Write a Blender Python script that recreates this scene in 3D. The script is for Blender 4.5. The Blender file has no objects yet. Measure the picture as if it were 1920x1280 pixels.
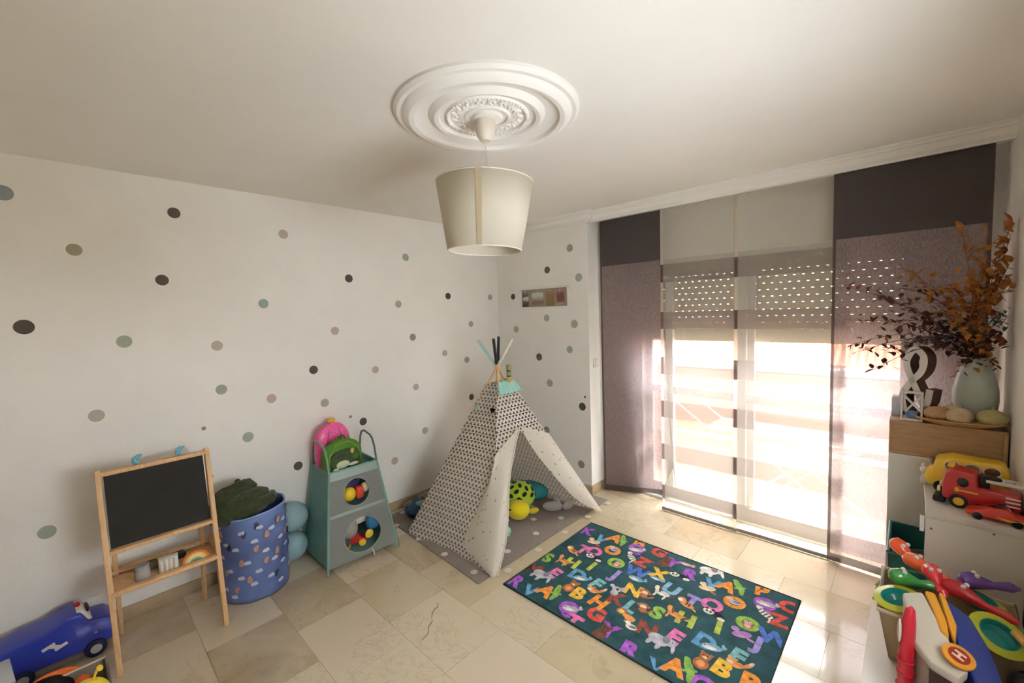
import bpy, bmesh, math, random
from mathutils import Vector, Matrix
random.seed(7)
scene = bpy.context.scene
COL = scene.collection
PI = math.pi
R = math.radians

# ------------------------------------------------------------------ camera, sky, sun, exposure
def setup_view():
    f, yaw, pitch, roll, h = 792.2, 0.7592, -0.0692, -0.0325, 1.66
    fw = Vector((-math.sin(yaw)*math.cos(pitch), math.cos(yaw)*math.cos(pitch), math.sin(pitch)))
    r = Vector((math.cos(yaw), math.sin(yaw), 0)); u = r.cross(fw)
    c, s = math.cos(roll), math.sin(roll)
    r2, u2 = r*c+u*s, u*c-r*s
    cam = bpy.data.cameras.new('camera'); o = bpy.data.objects.new('camera', cam); COL.objects.link(o)
    m = Matrix((r2, u2, -fw)).transposed().to_4x4(); m.translation = (0, 0, h)
    o.matrix_world = m
    cam.sensor_width = 36; cam.lens = f/1920*36; cam.clip_start = .02
    scene.camera = o
setup_view()
w = bpy.data.worlds.new('hazy_sky'); scene.world = w; w.use_nodes = True
bg = w.node_tree.nodes['Background']
bg.inputs[0].default_value = (.93, .965, 1.0, 1); bg.inputs[1].default_value = 16.0
sl = bpy.data.lights.new('sun', 'SUN'); sl.energy = 9; sl.angle = R(.6); sl.color = (1, .95, .86)
so = bpy.data.objects.new('sun', sl); COL.objects.link(so)
so.rotation_euler = Vector((-.12, -.22, -1)).to_track_quat('-Z', 'Y').to_euler()
vs = scene.view_settings
vs.view_transform = 'Standard'; vs.look = 'None'; vs.gamma = 1; vs.use_curve_mapping = False
vs.exposure = 0.57
cy = scene.cycles
cy.max_bounces = 14; cy.diffuse_bounces = 8; cy.glossy_bounces = 4; cy.transparent_max_bounces = 24
cy.sample_clamp_indirect = 6

# ------------------------------------------------------------------ materials
def lin(c):
    out = []
    for v in c[:3]:
        v /= 255.
        out.append(v/12.92 if v <= .04045 else ((v+.055)/1.055)**2.4)
    return (*out, 1)
MATS = {}
def N(nt, kind, **kw):
    n = nt.nodes.new(kind)
    for k, v in kw.items():
        if isinstance(k, str) and hasattr(n, k): setattr(n, k, v)
    return n
def math_(nt, op, a, b=None, c=None):
    n = nt.nodes.new('ShaderNodeMath'); n.operation = op
    for i, v in enumerate((a, b, c)):
        if v is None: continue
        if isinstance(v, (int, float)): n.inputs[i].default_value = v
        else: nt.links.new(v, n.inputs[i])
    return n.outputs[0]
def mixc(nt, fac, a, b, mode='MIX'):
    n = nt.nodes.new('ShaderNodeMix'); n.data_type = 'RGBA'; n.blend_type = mode
    for sock, v in ((n.inputs[0], fac), (n.inputs[6], a), (n.inputs[7], b)):
        if isinstance(v, (int, float)): sock.default_value = v
        elif isinstance(v, tuple): sock.default_value = v
        else: nt.links.new(v, sock)
    return n.outputs[2]
def noise(nt, vec, scale, detail=3, rough=.55, dist=0.):
    n = nt.nodes.new('ShaderNodeTexNoise'); n.inputs['Scale'].default_value = scale
    n.inputs['Detail'].default_value = detail; n.inputs['Roughness'].default_value = rough; n.inputs['Distortion'].default_value = dist
    if vec is not None: nt.links.new(vec, n.inputs['Vector'])
    return n.outputs['Fac']
def ramp(nt, fac, stops):
    n = nt.nodes.new('ShaderNodeValToRGB'); el = n.color_ramp.elements
    while len(el) < len(stops): el.new(.5)
    for e, (p, c) in zip(el, stops):
        e.position = p; e.color = c if len(c) == 4 else (*c, 1)
    nt.links.new(fac, n.inputs[0]); return n.outputs[0]
def newmat(name):
    m = bpy.data.materials.new(name); m.use_nodes = True
    nt = m.node_tree; return m, nt, nt.nodes['Principled BSDF']
def M(name, rgb, rough=.6, spec=.4, var=0., vscale=20., bump=0., bscale=200., metal=0., coat=0., sheen=0., alpha=None, trans=0., sss=0.):
    if name in MATS: return MATS[name]
    m, nt, b = newmat(name); c = lin(rgb)
    b.inputs['Roughness'].default_value = rough; b.inputs['Specular IOR Level'].default_value = spec
    b.inputs['Metallic'].default_value = metal; b.inputs['Coat Weight'].default_value = coat
    b.inputs['Sheen Weight'].default_value = sheen; b.inputs['Transmission Weight'].default_value = trans
    tc = nt.nodes.new('ShaderNodeTexCoord').outputs['Object']
    fac = noise(nt, tc, vscale)
    lo = tuple(max(0, x*(1-var)) for x in c[:3])+(1,); hi = tuple(min(1, x*(1+var)) for x in c[:3])+(1,)
    nt.links.new(ramp(nt, fac, [(.3, lo), (.7, hi)]), b.inputs['Base Color'])
    if bump:
        bn = nt.nodes.new('ShaderNodeBump'); bn.inputs['Strength'].default_value = bump; bn.inputs['Distance'].default_value = .004
        nt.links.new(noise(nt, tc, bscale), bn.inputs['Height']); nt.links.new(bn.outputs[0], b.inputs['Normal'])
    if alpha is not None: b.inputs['Alpha'].default_value = alpha
    MATS[name] = m; return m
def cloth(name, rgb, transp, transl=.5, scribble=0., sscale=60., tint=(1, 1, 1)):
    """thin see-through fabric: part straight see-through, part glowing with light from behind"""
    m = bpy.data.materials.new(name); m.use_nodes = True; nt = m.node_tree
    for n in list(nt.nodes): nt.nodes.remove(n)
    out = nt.nodes.new('ShaderNodeOutputMaterial')
    d = nt.nodes.new('ShaderNodeBsdfDiffuse'); t = nt.nodes.new('ShaderNodeBsdfTranslucent'); tr = nt.nodes.new('ShaderNodeBsdfTransparent'); tr.inputs[0].default_value = (*tint, 1)
    c = lin(rgb); d.inputs[0].default_value = c; t.inputs[0].default_value = c
    m1 = nt.nodes.new('ShaderNodeMixShader'); m1.inputs[0].default_value = transl
    nt.links.new(d.outputs[0], m1.inputs[1]); nt.links.new(t.outputs[0], m1.inputs[2])
    m2 = nt.nodes.new('ShaderNodeMixShader')
    nt.links.new(tr.outputs[0], m2.inputs[1]); nt.links.new(m1.outputs[0], m2.inputs[2])
    if scribble:
        tc = nt.nodes.new('ShaderNodeTexCoord').outputs['Object']
        mp = nt.nodes.new('ShaderNodeMapping'); nt.links.new(tc, mp.inputs[0]); mp.inputs['Scale'].default_value = (1.6, 1, .55)
        f = noise(nt, mp.outputs[0], sscale, 4, .7, 1.2)
        lo = max(0, 1-transp-scribble); hi = min(1, 1-transp+scribble)
        fr = nt.nodes.new('ShaderNodeMapRange'); nt.links.new(f, fr.inputs[0])
        fr.inputs[1].default_value = .38; fr.inputs[2].default_value = .62; fr.inputs[3].default_value = lo; fr.inputs[4].default_value = hi
        nt.links.new(fr.outputs[0], m2.inputs[0])
    else: m2.inputs[0].default_value = 1-transp
    nt.links.new(m2.outputs[0], out.inputs[0]); MATS[name] = m; return m
def glass(name, tint=(1, 1, 1), gloss=.06):
    m = bpy.data.materials.new(name); m.use_nodes = True; nt = m.node_tree
    for n in list(nt.nodes): nt.nodes.remove(n)
    out = nt.nodes.new('ShaderNodeOutputMaterial'); tr = nt.nodes.new('ShaderNodeBsdfTransparent'); g = nt.nodes.new('ShaderNodeBsdfGlossy')
    tr.inputs[0].default_value = (*tint, 1); g.inputs['Roughness'].default_value = .02
    mx = nt.nodes.new('ShaderNodeMixShader'); mx.inputs[0].default_value = gloss
    nt.links.new(tr.outputs[0], mx.inputs[1]); nt.links.new(g.outputs[0], mx.inputs[2]); nt.links.new(mx.outputs[0], out.inputs[0])
    MATS[name] = m; return m
def wood(name, a, b_, scale=3., axis=(1, 12, 12), rough=.5):
    if name in MATS: return MATS[name]
    m, nt, b = newmat(name)
    tc = nt.nodes.new('ShaderNodeTexCoord').outputs['Object']
    mp = nt.nodes.new('ShaderNodeMapping'); nt.links.new(tc, mp.inputs[0]); mp.inputs['Scale'].default_value = axis
    f = noise(nt, mp.outputs[0], scale*4, 5, .6, .6)
    nt.links.new(ramp(nt, f, [(.3, lin(a)), (.7, lin(b_))]), b.inputs['Base Color'])
    b.inputs['Roughness'].default_value = rough; MATS[name] = m; return m
def marble():
    m, nt, b = newmat('cream_marble')
    geo = nt.nodes.new('ShaderNodeNewGeometry').outputs['Position']
    oi = nt.nodes.new('ShaderNodeObjectInfo')
    off = nt.nodes.new('ShaderNodeVectorMath'); off.operation = 'SCALE'
    comb = nt.nodes.new('ShaderNodeCombineXYZ'); nt.links.new(oi.outputs['Random'], comb.inputs[0]); nt.links.new(oi.outputs['Random'], comb.inputs[1])
    nt.links.new(comb.outputs[0], off.inputs[0]); off.inputs['Scale'].default_value = 37
    add = nt.nodes.new('ShaderNodeVectorMath'); nt.links.new(geo, add.inputs[0]); nt.links.new(off.outputs[0], add.inputs[1])
    v = add.outputs[0]
    cloud = noise(nt, v, 3.2, 5, .6, .8)
    base = mixc(nt, math_(nt, 'MULTIPLY', cloud, .9), oi.outputs['Color'], lin((214, 203, 178)))
    vein = noise(nt, v, 5.5, 7, .62, 1.6)
    line = math_(nt, 'SUBTRACT', 1.0, math_(nt, 'MULTIPLY', math_(nt, 'ABSOLUTE', math_(nt, 'SUBTRACT', vein, .5)), 30.))
    line = math_(nt, 'MULTIPLY', math_(nt, 'MAXIMUM', line, 0.), math_(nt, 'GREATER_THAN', noise(nt, v, 2.0, 2), .52))
    base = mixc(nt, math_(nt, 'MULTIPLY', line, .22), base, lin((128, 102, 66)))
    nt.links.new(base, b.inputs['Base Color'])
    b.inputs['Roughness'].default_value = .17; b.inputs['Specular IOR Level'].default_value = .6; b.inputs['Coat Weight'].default_value = .7; b.inputs['Coat Roughness'].default_value = .07
    MATS['marble'] = m; return m
def triangle_print():
    m, nt, b = newmat('triangle_print_cotton')
    uv = nt.nodes.new('ShaderNodeUVMap').outputs[0]; sp = nt.nodes.new('ShaderNodeSeparateXYZ'); nt.links.new(uv, sp.inputs[0])
    u = math_(nt, 'FRACT', math_(nt, 'DIVIDE', sp.outputs[0], .036)); v = math_(nt, 'FRACT', math_(nt, 'DIVIDE', sp.outputs[1], .052))
    t1 = math_(nt, 'DIVIDE', math_(nt, 'SUBTRACT', v, .50), .42)          # pointing down, upper half
    in1 = math_(nt, 'LESS_THAN', math_(nt, 'ABSOLUTE', math_(nt, 'SUBTRACT', u, .5)), math_(nt, 'MULTIPLY', t1, .40))
    in1 = math_(nt, 'MULTIPLY', in1, math_(nt, 'LESS_THAN', v, .92))
    t2 = math_(nt, 'DIVIDE', math_(nt, 'SUBTRACT', .50, v), .42)
    u2 = math_(nt, 'FRACT', math_(nt, 'ADD', u, .5))
    in2 = math_(nt, 'LESS_THAN', math_(nt, 'ABSOLUTE', math_(nt, 'SUBTRACT', u2, .5)), math_(nt, 'MULTIPLY', t2, .40))
    in2 = math_(nt, 'MULTIPLY', in2, math_(nt, 'GREATER_THAN', v, .08))
    k = math_(nt, 'MAXIMUM', in1, in2)
    nt.links.new(mixc(nt, k, lin((226, 220, 210)), lin((38, 34, 34))), b.inputs['Base Color'])
    b.inputs['Roughness'].default_value = .85; b.inputs['Specular IOR Level'].default_value = .1
    thin(m, nt, b, .25); MATS['tri'] = m; return m
def thin(m, nt, b, amt):
    """cotton that lets a little light through"""
    t = nt.nodes.new('ShaderNodeBsdfTranslucent'); t.inputs[0].default_value = lin((225, 218, 205))
    mx = nt.nodes.new('ShaderNodeMixShader'); mx.inputs[0].default_value = amt
    out = [n for n in nt.nodes if n.type == 'OUTPUT_MATERIAL'][0]
    nt.links.new(b.outputs[0], mx.inputs[1]); nt.links.new(t.outputs[0], mx.inputs[2]); nt.links.new(mx.outputs[0], out.inputs[0])
def dotted_print():
    m, nt, b = newmat('dotted_cotton')
    uv = nt.nodes.new('ShaderNodeUVMap').outputs[0]
    vo = nt.nodes.new('ShaderNodeTexVoronoi'); vo.inputs['Scale'].default_value = 27; vo.inputs['Randomness'].default_value = .55; nt.links.new(uv, vo.inputs['Vector'])
    k = math_(nt, 'LESS_THAN', vo.outputs['Distance'], .15)
    nt.links.new(mixc(nt, k, lin((228, 222, 208)), lin((48, 44, 42))), b.inputs['Base Color'])
    b.inputs['Roughness'].default_value = .85; b.inputs['Specular IOR Level'].default_value = .1
    thin(m, nt, b, .3); MATS['dots'] = m; return m

# ------------------------------------------------------------------ mesh builder
class B:
    def __init__(s): s.v = []; s.f = []; s.mi = []; s.cur = 0; s.uv = None
    def add(s, vs, fs, T=None):
        o = len(s.v)
        for q in vs:
            q = Vector(q); s.v.append(T @ q if T else q)
        for f in fs: s.f.append([i+o for i in f]); s.mi.append(s.cur)
    def box(s, c, d, T=None, rz=0):
        x, y, z = d[0]/2, d[1]/2, d[2]/2
        vs = [(-x, -y, -z), (x, -y, -z), (x, y, -z), (-x, y, -z), (-x, -y, z), (x, -y, z), (x, y, z), (-x, y, z)]
        m = Matrix.Translation(c) @ Matrix.Rotation(rz, 4, 'Z')
        s.add(vs, [(3, 2, 1, 0), (4, 5, 6, 7), (0, 1, 5, 4), (1, 2, 6, 5), (2, 3, 7, 6), (3, 0, 4, 7)], (T @ m) if T else m); return s
    def span(s, a, b, T=None): # box between two corners
        return s.box([(a[i]+b[i])/2 for i in range(3)], [abs(b[i]-a[i]) for i in range(3)], T)
    def hexa(s, bot, top):
        s.add(list(bot)+list(top), [(3, 2, 1, 0), (4, 5, 6, 7), (0, 1, 5, 4), (1, 2, 6, 5), (2, 3, 7, 6), (3, 0, 4, 7)]); return s
    def bar(s, p0, p1, wd, th, up=(0, 0, 1)):
        p0, p1 = Vector(p0), Vector(p1); d = (p1-p0); L = d.length; d.normalize()
        a = d.cross(Vector(up)).normalized(); bb = a.cross(d)
        m = Matrix((a, bb, d)).transposed().to_4x4(); m.translation = (p0+p1)/2
        return s.box((0, 0, 0), (wd, th, L), m)
    def cyl(s, p0, p1, r0, r1=None, n=16, cap=True):
        r1 = r0 if r1 is None else r1
        return s.tube([p0, p1], [r0, r1], n, cap)
    def tube(s, pts, r, n=10, cap=True, closed=False):
        pts = [Vector(p) for p in pts]; k = len(pts)
        rs = r if isinstance(r, (list, tuple)) else [r]*k
        vs = []; prev = None
        for i, p in enumerate(pts):
            if closed: d = pts[(i+1) % k]-pts[i-1]
            else: d = pts[min(i+1, k-1)]-pts[max(i-1, 0)]
            d.normalize()
            if prev is None:
                a = d.cross(Vector((0, 0, 1)))
                if a.length < .05: a = d.cross(Vector((1, 0, 0)))
            else: a = prev - d*prev.dot(d)
            a.normalize(); prev = a; bb = d.cross(a)
            for j in range(n):
                t = 2*PI*j/n; vs.append(p+(a*math.cos(t)+bb*math.sin(t))*rs[i])
        fs = []
        for i in range(k if closed else k-1):
            i2 = (i+1) % k
            for j in range(n): fs.append((i*n+j, i*n+(j+1) % n, i2*n+(j+1) % n, i2*n+j))
        if cap and not closed: fs += [tuple(range(n))[::-1], tuple((k-1)*n+j for j in range(n))]
        s.add(vs, fs); return s
    def lathe(s, prof, n=32, T=None, cap=False, arc=2*PI):
        vs = []; fs = []; k = len(prof); full = abs(arc-2*PI) < 1e-6; m = n if full else n+1
        for (r, z) in prof:
            for j in range(m):
                t = arc*j/n; vs.append((r*math.cos(t), r*math.sin(t), z))
        for i in range(k-1):
            for j in range(n):
                j2 = (j+1) % m if full else j+1
                fs.append((i*m+j, i*m+j2, (i+1)*m+j2, (i+1)*m+j))
        if cap: fs += [tuple(range(m))[::-1], tuple((k-1)*m+j for j in range(m))]
        s.add(vs, fs, T); return s
    def ell(s, c, r, T=None, nu=16, nv=10, rot=None, pw=1., lump=None):
        vs = []; fs = []
        for i in range(nv+1):
            ph = -PI/2+PI*i/nv
            for j in range(nu):
                t = 2*PI*j/nu
                def e(x): return math.copysign(abs(x)**pw, x)
                k = lump(ph, t) if lump else 1
                vs.append(Vector((r[0]*e(math.cos(ph))*e(math.cos(t))*k, r[1]*e(math.cos(ph))*e(math.sin(t))*k, r[2]*e(math.sin(ph))*k)))
        for i in range(nv):
            for j in range(nu): fs.append((i*nu+j, i*nu+(j+1) % nu, (i+1)*nu+(j+1) % nu, (i+1)*nu+j))
        m = Matrix.Translation(c)
        if rot: m = m @ Matrix.Rotation(rot[2], 4, 'Z') @ Matrix.Rotation(rot[1], 4, 'Y') @ Matrix.Rotation(rot[0], 4, 'X')
        s.add(vs, fs, (T @ m) if T else m); return s
    def prism(s, poly, h, T=None):
        n = len(poly)
        vs = [(x, y, 0) for x, y in poly]+[(x, y, h) for x, y in poly]
        s.add(vs, [tuple(range(n))[::-1], tuple(range(n, 2*n))]+[(i, (i+1) % n, n+(i+1) % n, n+i) for i in range(n)], T); return s
    def grid(s, fn, nu, nv, uvfn=None, wrap=False):
        o = len(s.v); m = nu if wrap else nu+1
        vs = [fn(i/nu, j/nv) for j in range(nv+1) for i in range(m)]
        fs = [(j*m+i, j*m+(i+1) % m, (j+1)*m+(i+1) % m, (j+1)*m+i) for j in range(nv) for i in range(nu)]
        s.add(vs, fs)
        if uvfn:
            if s.uv is None: s.uv = {}
            for j in range(nv+1):
                for i in range(m): s.uv[o+j*m+i] = uvfn(i/nu, j/nv)
        return s
    def build(s, name, mat, parent=None, smooth=35, bevel=0, seg=2, loc=None, solid=0, subsurf=0, xf=None):
        me = bpy.data.meshes.new(name); me.from_pydata([tuple(v) for v in s.v], [], s.f)
        mats = mat if isinstance(mat, (list, tuple)) else [mat]
        for m in mats: me.materials.append(m)
        if len(mats) > 1: me.polygons.foreach_set('material_index', s.mi)
        if s.uv:
            l = me.uv_layers.new(name='UVMap')
            for lp in me.loops: l.data[lp.index].uv = s.uv.get(lp.vertex_index, (0, 0))
        if bevel:
            bm = bmesh.new(); bm.from_mesh(me); bmesh.ops.recalc_face_normals(bm, faces=bm.faces)
            ed = [e for e in bm.edges if len(e.link_faces) == 2 and e.calc_face_angle(0) > R(35)]
            bmesh.ops.bevel(bm, geom=ed, offset=bevel, segments=seg, affect='EDGES', profile=.5, clamp_overlap=True)
            bm.to_mesh(me); bm.free()
        elif not s.uv:
            bm = bmesh.new(); bm.from_mesh(me); bmesh.ops.recalc_face_normals(bm, faces=bm.faces); bm.to_mesh(me); bm.free()
        if smooth:
            me.polygons.foreach_set('use_smooth', [True]*len(me.polygons))
            me.set_sharp_from_angle(angle=R(smooth))
        o = bpy.data.objects.new(name, me); COL.objects.link(o)
        if parent: o.parent = parent
        if loc: o.location = loc
        if solid:
            md = o.modifiers.new('thickness', 'SOLIDIFY'); md.thickness = solid; md.offset = 0
        if subsurf:
            md = o.modifiers.new('smooth', 'SUBSURF'); md.levels = subsurf; md.render_levels = subsurf
        return o
def tag(o, label=None, cat=None, group=None, kind=None):
    if label: o['label'] = label
    if cat: o['category'] = cat
    if group: o['group'] = group
    if kind: o['kind'] = kind
    return o
def thing(name, loc, label, cat, rz=0, group=None):
    o = bpy.data.objects.new(name, None); COL.objects.link(o); o.location = loc; o.rotation_euler = (0, 0, rz); o.empty_display_size = .05
    return tag(o, label, cat, group)
def struct(o, label=None, cat=None): return tag(o, label, cat, kind='structure')
def copy(o, name=None, parent=None, loc=None, rot=None, scale=None):
    c = o.copy(); COL.objects.link(c)
    if parent is not None: c.parent = parent
    if loc is not None: c.location = loc
    if rot is not None: c.rotation_euler = rot
    if scale is not None: c.scale = scale
    return c
_txt = {}
def text_mesh(ch, size=1, ext=.0, off=0.):
    key = (ch, size, ext, off)
    if key in _txt: return _txt[key]
    cu = bpy.data.curves.new('lettering', 'FONT'); cu.body = ch; cu.size = size; cu.extrude = ext; cu.offset = off; cu.align_x = 'CENTER'; cu.align_y = 'CENTER'; cu.resolution_u = 4
    o = bpy.data.objects.new('lettering', cu); COL.objects.link(o)
    dg = bpy.context.evaluated_depsgraph_get(); dg.update()
    me = bpy.data.meshes.new_from_object(o.evaluated_get(dg)); bpy.data.objects.remove(o); bpy.data.curves.remove(cu)
    xs = [v.co.x for v in me.vertices]; ys = [v.co.y for v in me.vertices]
    cx, cy_ = (min(xs)+max(xs))/2, (min(ys)+max(ys))/2
    for v in me.vertices: v.co.x -= cx; v.co.y -= cy_
    me.materials.clear(); _txt[key] = me; return me

# shared materials
PLASTER = M('wall_paint', (240, 238, 232), .85, .2, var=.025, vscale=2.5, bump=.25, bscale=140)
CEIL = M('ceiling_paint', (242, 240, 235), .85, .2, var=.02, vscale=2)
MARBLE = marble()
GROUT = M('grout', (150, 132, 100), .8)
BASEB = M('baseboard_marble', (178, 158, 126), .3, .5, var=.12, vscale=9)
WHITE = M('white_lacquer', (226, 222, 212), .35, .5, var=.02)
ALU = M('white_aluminium', (222, 222, 218), .4, .5)
GL = glass('clear_glass')
TRI = triangle_print(); DOTS = dotted_print()
PINE = wood('pine', (198, 156, 110), (216, 180, 134), 2.2, (8, 8, 1.2))
OAK = wood('oak', (150, 116, 80), (176, 140, 98), 2.5, (1.2, 10, 10))
BLACK = M('black_plastic', (24, 22, 22), .45)

# ================================================================== SETTING
XL, XR, YB, YW, YR, H = -3.187, .345, 3.16, 3.42, -1.35, 2.5
XP = -2.062                     # right edge of the short end wall
OX0, OX1, OH = -1.755, .06, 2.05 # balcony door opening
def wallbox(name, a, b, mat=PLASTER): return struct(B().span(a, b).build(name, mat, smooth=0))
wallbox('wall_left', (XL-.15, YR-.15, 0), (XL, YB+.5, H))
wallbox('wall_back', (XL, YB, 0), (XP, YB+.5, H))
ww = B(); ww.span((XP, YW, 0), (OX0, YW+.24, H)); ww.span((OX1, YW, 0), (XR+.15, YW+.24, H)); ww.span((OX0, YW, OH), (OX1, YW+.24, H))
struct(ww.build('wall_window', PLASTER, smooth=0))
# right wall with an added window, out of view, that lets in fill daylight
wy0, wy1, wz0, wz1 = .5, 1.6, 1.0, 1.7
wr = B(); wr.span((XR, YR-.15, 0), (XR+.15, wy0, H)); wr.span((XR, wy1, 0), (XR+.15, YW, H)); wr.span((XR, wy0, 0), (XR+.15, wy1, wz0)); wr.span((XR, wy0, wz1), (XR+.15, wy1, H))
struct(wr.build('wall_right', PLASTER, smooth=0))
w2 = struct(thing('added_fill_window', (XR+.11, (wy0+wy1)/2, wz0), None, None)); hw_ = (wy1-wy0)/2; wh_ = wz1-wz0
wf2 = B(); wf2.span((-.02, -hw_, 0), (.02, hw_, .04)); wf2.span((-.02, -hw_, wh_-.04), (.02, hw_, wh_)); wf2.span((-.02, -hw_, .04), (.02, -hw_+.04, wh_-.04)); wf2.span((-.02, hw_-.04, .04), (.02, hw_, wh_-.04))
wf2.build('frame', ALU, w2, bevel=.003); B().span((-.003, -hw_+.036, .036), (.003, hw_-.036, wh_-.036)).build('pane', GL, w2, smooth=0)
wallbox('wall_rear', (XL, YR-.2, 0), (XR, YR, H))
wallbox('ceiling', (XL-.15, YR-.2, H), (XR+.15, YW+.24, H+.12), CEIL)
fl = struct(B().span((XL-.15, YR-.2, -.1), (XR+.15, YW+.24, -.004)).build('floor', GROUT, smooth=0))
# marble floor tiles, laid in staggered courses
TINT = {'l': (206, 190, 160), 'm': (190, 170, 132), 't': (158, 133, 92), 'p': (208, 190, 166)}
tp, tw, th = .4905, .4905, .3615
offs = {-5: -2.2, -4: -2.45, -3: -2.02, -2: -2.29, -1: -2.055, 0: -1.85, 1: -1.535, 2: -1.79, 3: -1.62, 4: -.265, 5: -.526, 6: -.304, 7: -.55}
tile_me = None
special = {(0, -2.34): 't', (0, -1.85): 'p', (1, -2.51): 'p', (1, -2.02): 'm', (1, -1.53): 'l', (2, -2.28): 't', (2, -1.79): 'm', (2, -2.77): 'l', (-1, -2.06): 't', (-1, -2.55): 'l', (0, -2.83): 'l', (-2, -2.78): 't'}
for i in range(-6, 8):
    y0 = .732+i*th; y1 = y0+th
    y0c, y1c = max(y0, YR), min(y1, YW+.2)
    if y1c-y0c < .01: continue
    o0 = offs.get(i, random.uniform(-2, -1.5)); k = math.floor((XL-o0)/tw)
    x = o0+k*tw
    while x < XR:
        xa, xb = max(x, XL), min(x+tw, XR)
        if xb-xa > .01:
            g = .0007
            t = B().box((0, 0, -.004), (xb-xa-2*g, y1c-y0c-2*g, .008)).build('floor_tile', MARBLE, fl, smooth=0, loc=((xa+xb)/2, (y0c+y1c)/2, 0))
            kind = None
            for (ri, rx), kk in special.items():
                if ri == i and abs(rx-x-tw) < .06: kind = kk   # keyed by the joint on the tile's right side
            if kind is None: kind = random.choice('llppmlt' if y0 < 2 else 'llmp')
            c = TINT[kind]; j = random.uniform(-6, 6)
            t.color = lin(tuple(max(0, q+j) for q in c))
        x += tw
# the crack across one tile
cr = B(); pts = [(-1.955, 1.36), (-1.925, 1.345), (-1.92, 1.31), (-1.885, 1.27), (-1.855, 1.255), (-1.835, 1.215), (-1.80, 1.19), (-1.785, 1.14)]
for a, b in zip(pts, pts[1:]):
    a, b = Vector((*a, .0004)), Vector((*b, .0004)); d = (b-a).normalized(); q = Vector((-d.y, d.x, 0))*random.uniform(.0012, .0032)
    cr.add([a-q, b-q, b+q, a+q], [(0, 1, 2, 3)])
tag(cr.build('crack', M('crack_fill', (120, 96, 64), .7), fl, smooth=0), 'brown crack across one marble tile')
# baseboards
def base(name, a, b): return struct(B().span(a, b).build(name, BASEB, bevel=.002))
base('baseboard_left', (XL, YR, 0), (XL+.014, YB, .075))
base('baseboard_back', (XL+.014, YB-.014, 0), (XP+.014, YB, .075))
bs = B(); bs.span((XP, YB, 0), (XP+.014, YW, .075)); bs.span((XP+.014, YW-.014, 0), (OX0, YW, .075))
struct(bs.build('baseboard_window', BASEB, bevel=.002))
# plaster cornice: along the end wall, round the corner, along the window wall over the curtain track
def sweep(name, path, prof, mat):
    b = B(); n = len(prof)
    for (p, d) in path:
        b.v += [Vector((p[0]+d[0]*q[0], p[1]+d[1]*q[0], q[1])) for q in prof]
    for i in range(len(path)-1):
        for j in range(n-1): b.f.append([i*n+j, i*n+j+1, (i+1)*n+j+1, (i+1)*n+j]); b.mi.append(0)
    return b.build(name, mat, smooth=25)
prof = [(x*.75, H-z*.8) for x, z in ((0, .105), (.012, .105), (.016, .092), (.026, .088), (.05, .075), (.062, .055), (.066, .04), (.085, .034), (.088, .018), (.10, .014), (.104, 0))]
struct(sweep('trim_1', [((XL, YB), (0, -1)), ((XP, YB), (1, -1)), ((XP, 3.22), (1, -1)), ((XR, 3.22), (0, -1))], prof, CEIL))
struct(B().span((XP, 3.205, H-.084), (XR, 3.222, H)).build('trim_2', CEIL, smooth=0))
# ceiling rose
rose = thing('ceiling_rose', (-1.325, 1.29, H), 'round white plaster ceiling rose with leaf relief above the lamp', 'ceiling rose')
pr = [(.385, 0), (.385, -.012), (.372, -.022), (.355, -.022), (.345, -.034), (.325, -.042), (.305, -.038), (.297, -.022), (.275, -.014), (.245, -.012), (.235, -.024), (.222, -.032), (.206, -.028), (.198, -.016), (.178, -.014), (.172, -.022), (.163, -.022), (.158, -.014), (.10, -.014), (.095, -.022), (.084, -.022), (.08, -.014), (.066, -.016), (.06, -.026), (.05, -.03), (0, -.03)]
B().lathe(pr, 72).build('moulding', CEIL, rose, smooth=30)
rl = B()
for k in range(18):
    a = 2*PI*k/18
    T = Matrix.Rotation(a, 4, 'Z')
    rl.ell((.138, 0, -.016), (.018, .008, .008), T, 8, 6, rot=(0, 0, .6)); rl.ell((.118, .008, -.016), (.014, .006, .007), T, 8, 6, rot=(0, 0, -.7)); rl.ell((.128, .02, -.016), (.007, .007, .008), T, 8, 6)
rl.build('leaf_relief', CEIL, rose)
bd = B()
for k in range(60): bd.ell((.1675*math.cos(2*PI*k/60), .1675*math.sin(2*PI*k/60), -.024), (.006, .006, .005), None, 6, 4)
bd.build('bead_ring', CEIL, rose)
# pendant lamp
lamp = thing('pendant_lamp', (-1.335, 1.285, H-.03), 'ceiling lamp with tapered cream fabric drum shade on a white cord', 'lamp')
def shade_mat():
    m, nt, b = newmat('cream_shade_cloth'); b.inputs['Base Color'].default_value = lin((230, 223, 206)); b.inputs['Roughness'].default_value = .9
    tc = nt.nodes.new('ShaderNodeTexCoord').outputs['Object']
    bn = nt.nodes.new('ShaderNodeBump'); bn.inputs['Strength'].default_value = .12; bn.inputs['Distance'].default_value = .002; nt.links.new(noise(nt, tc, 500), bn.inputs['Height']); nt.links.new(bn.outputs[0], b.inputs['Normal'])
    thin(m, nt, b, .35); return m
SHADE = shade_mat()
CUP = M('cream_plastic', (224, 216, 200), .45)
B().lathe([(0, .004), (.042, .004), (.044, -.01), (.043, -.035), (.036, -.062), (.022, -.082), (.005, -.086), (0, -.086)], 24).build('ceiling_cup', CUP, lamp)
B().tube([(0, 0, -.08), (-.002, 0, -.15), (.003, .002, -.2), (.001, .001, -.31)], .0035, 8).build('cord', CUP, lamp)
sh = B().lathe([(.207, -.258), (.158, -.541)], 64).build('shade', SHADE, lamp, solid=.003)
sh.rotation_euler = (R(-1.6), R(1.6), 0)
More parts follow.
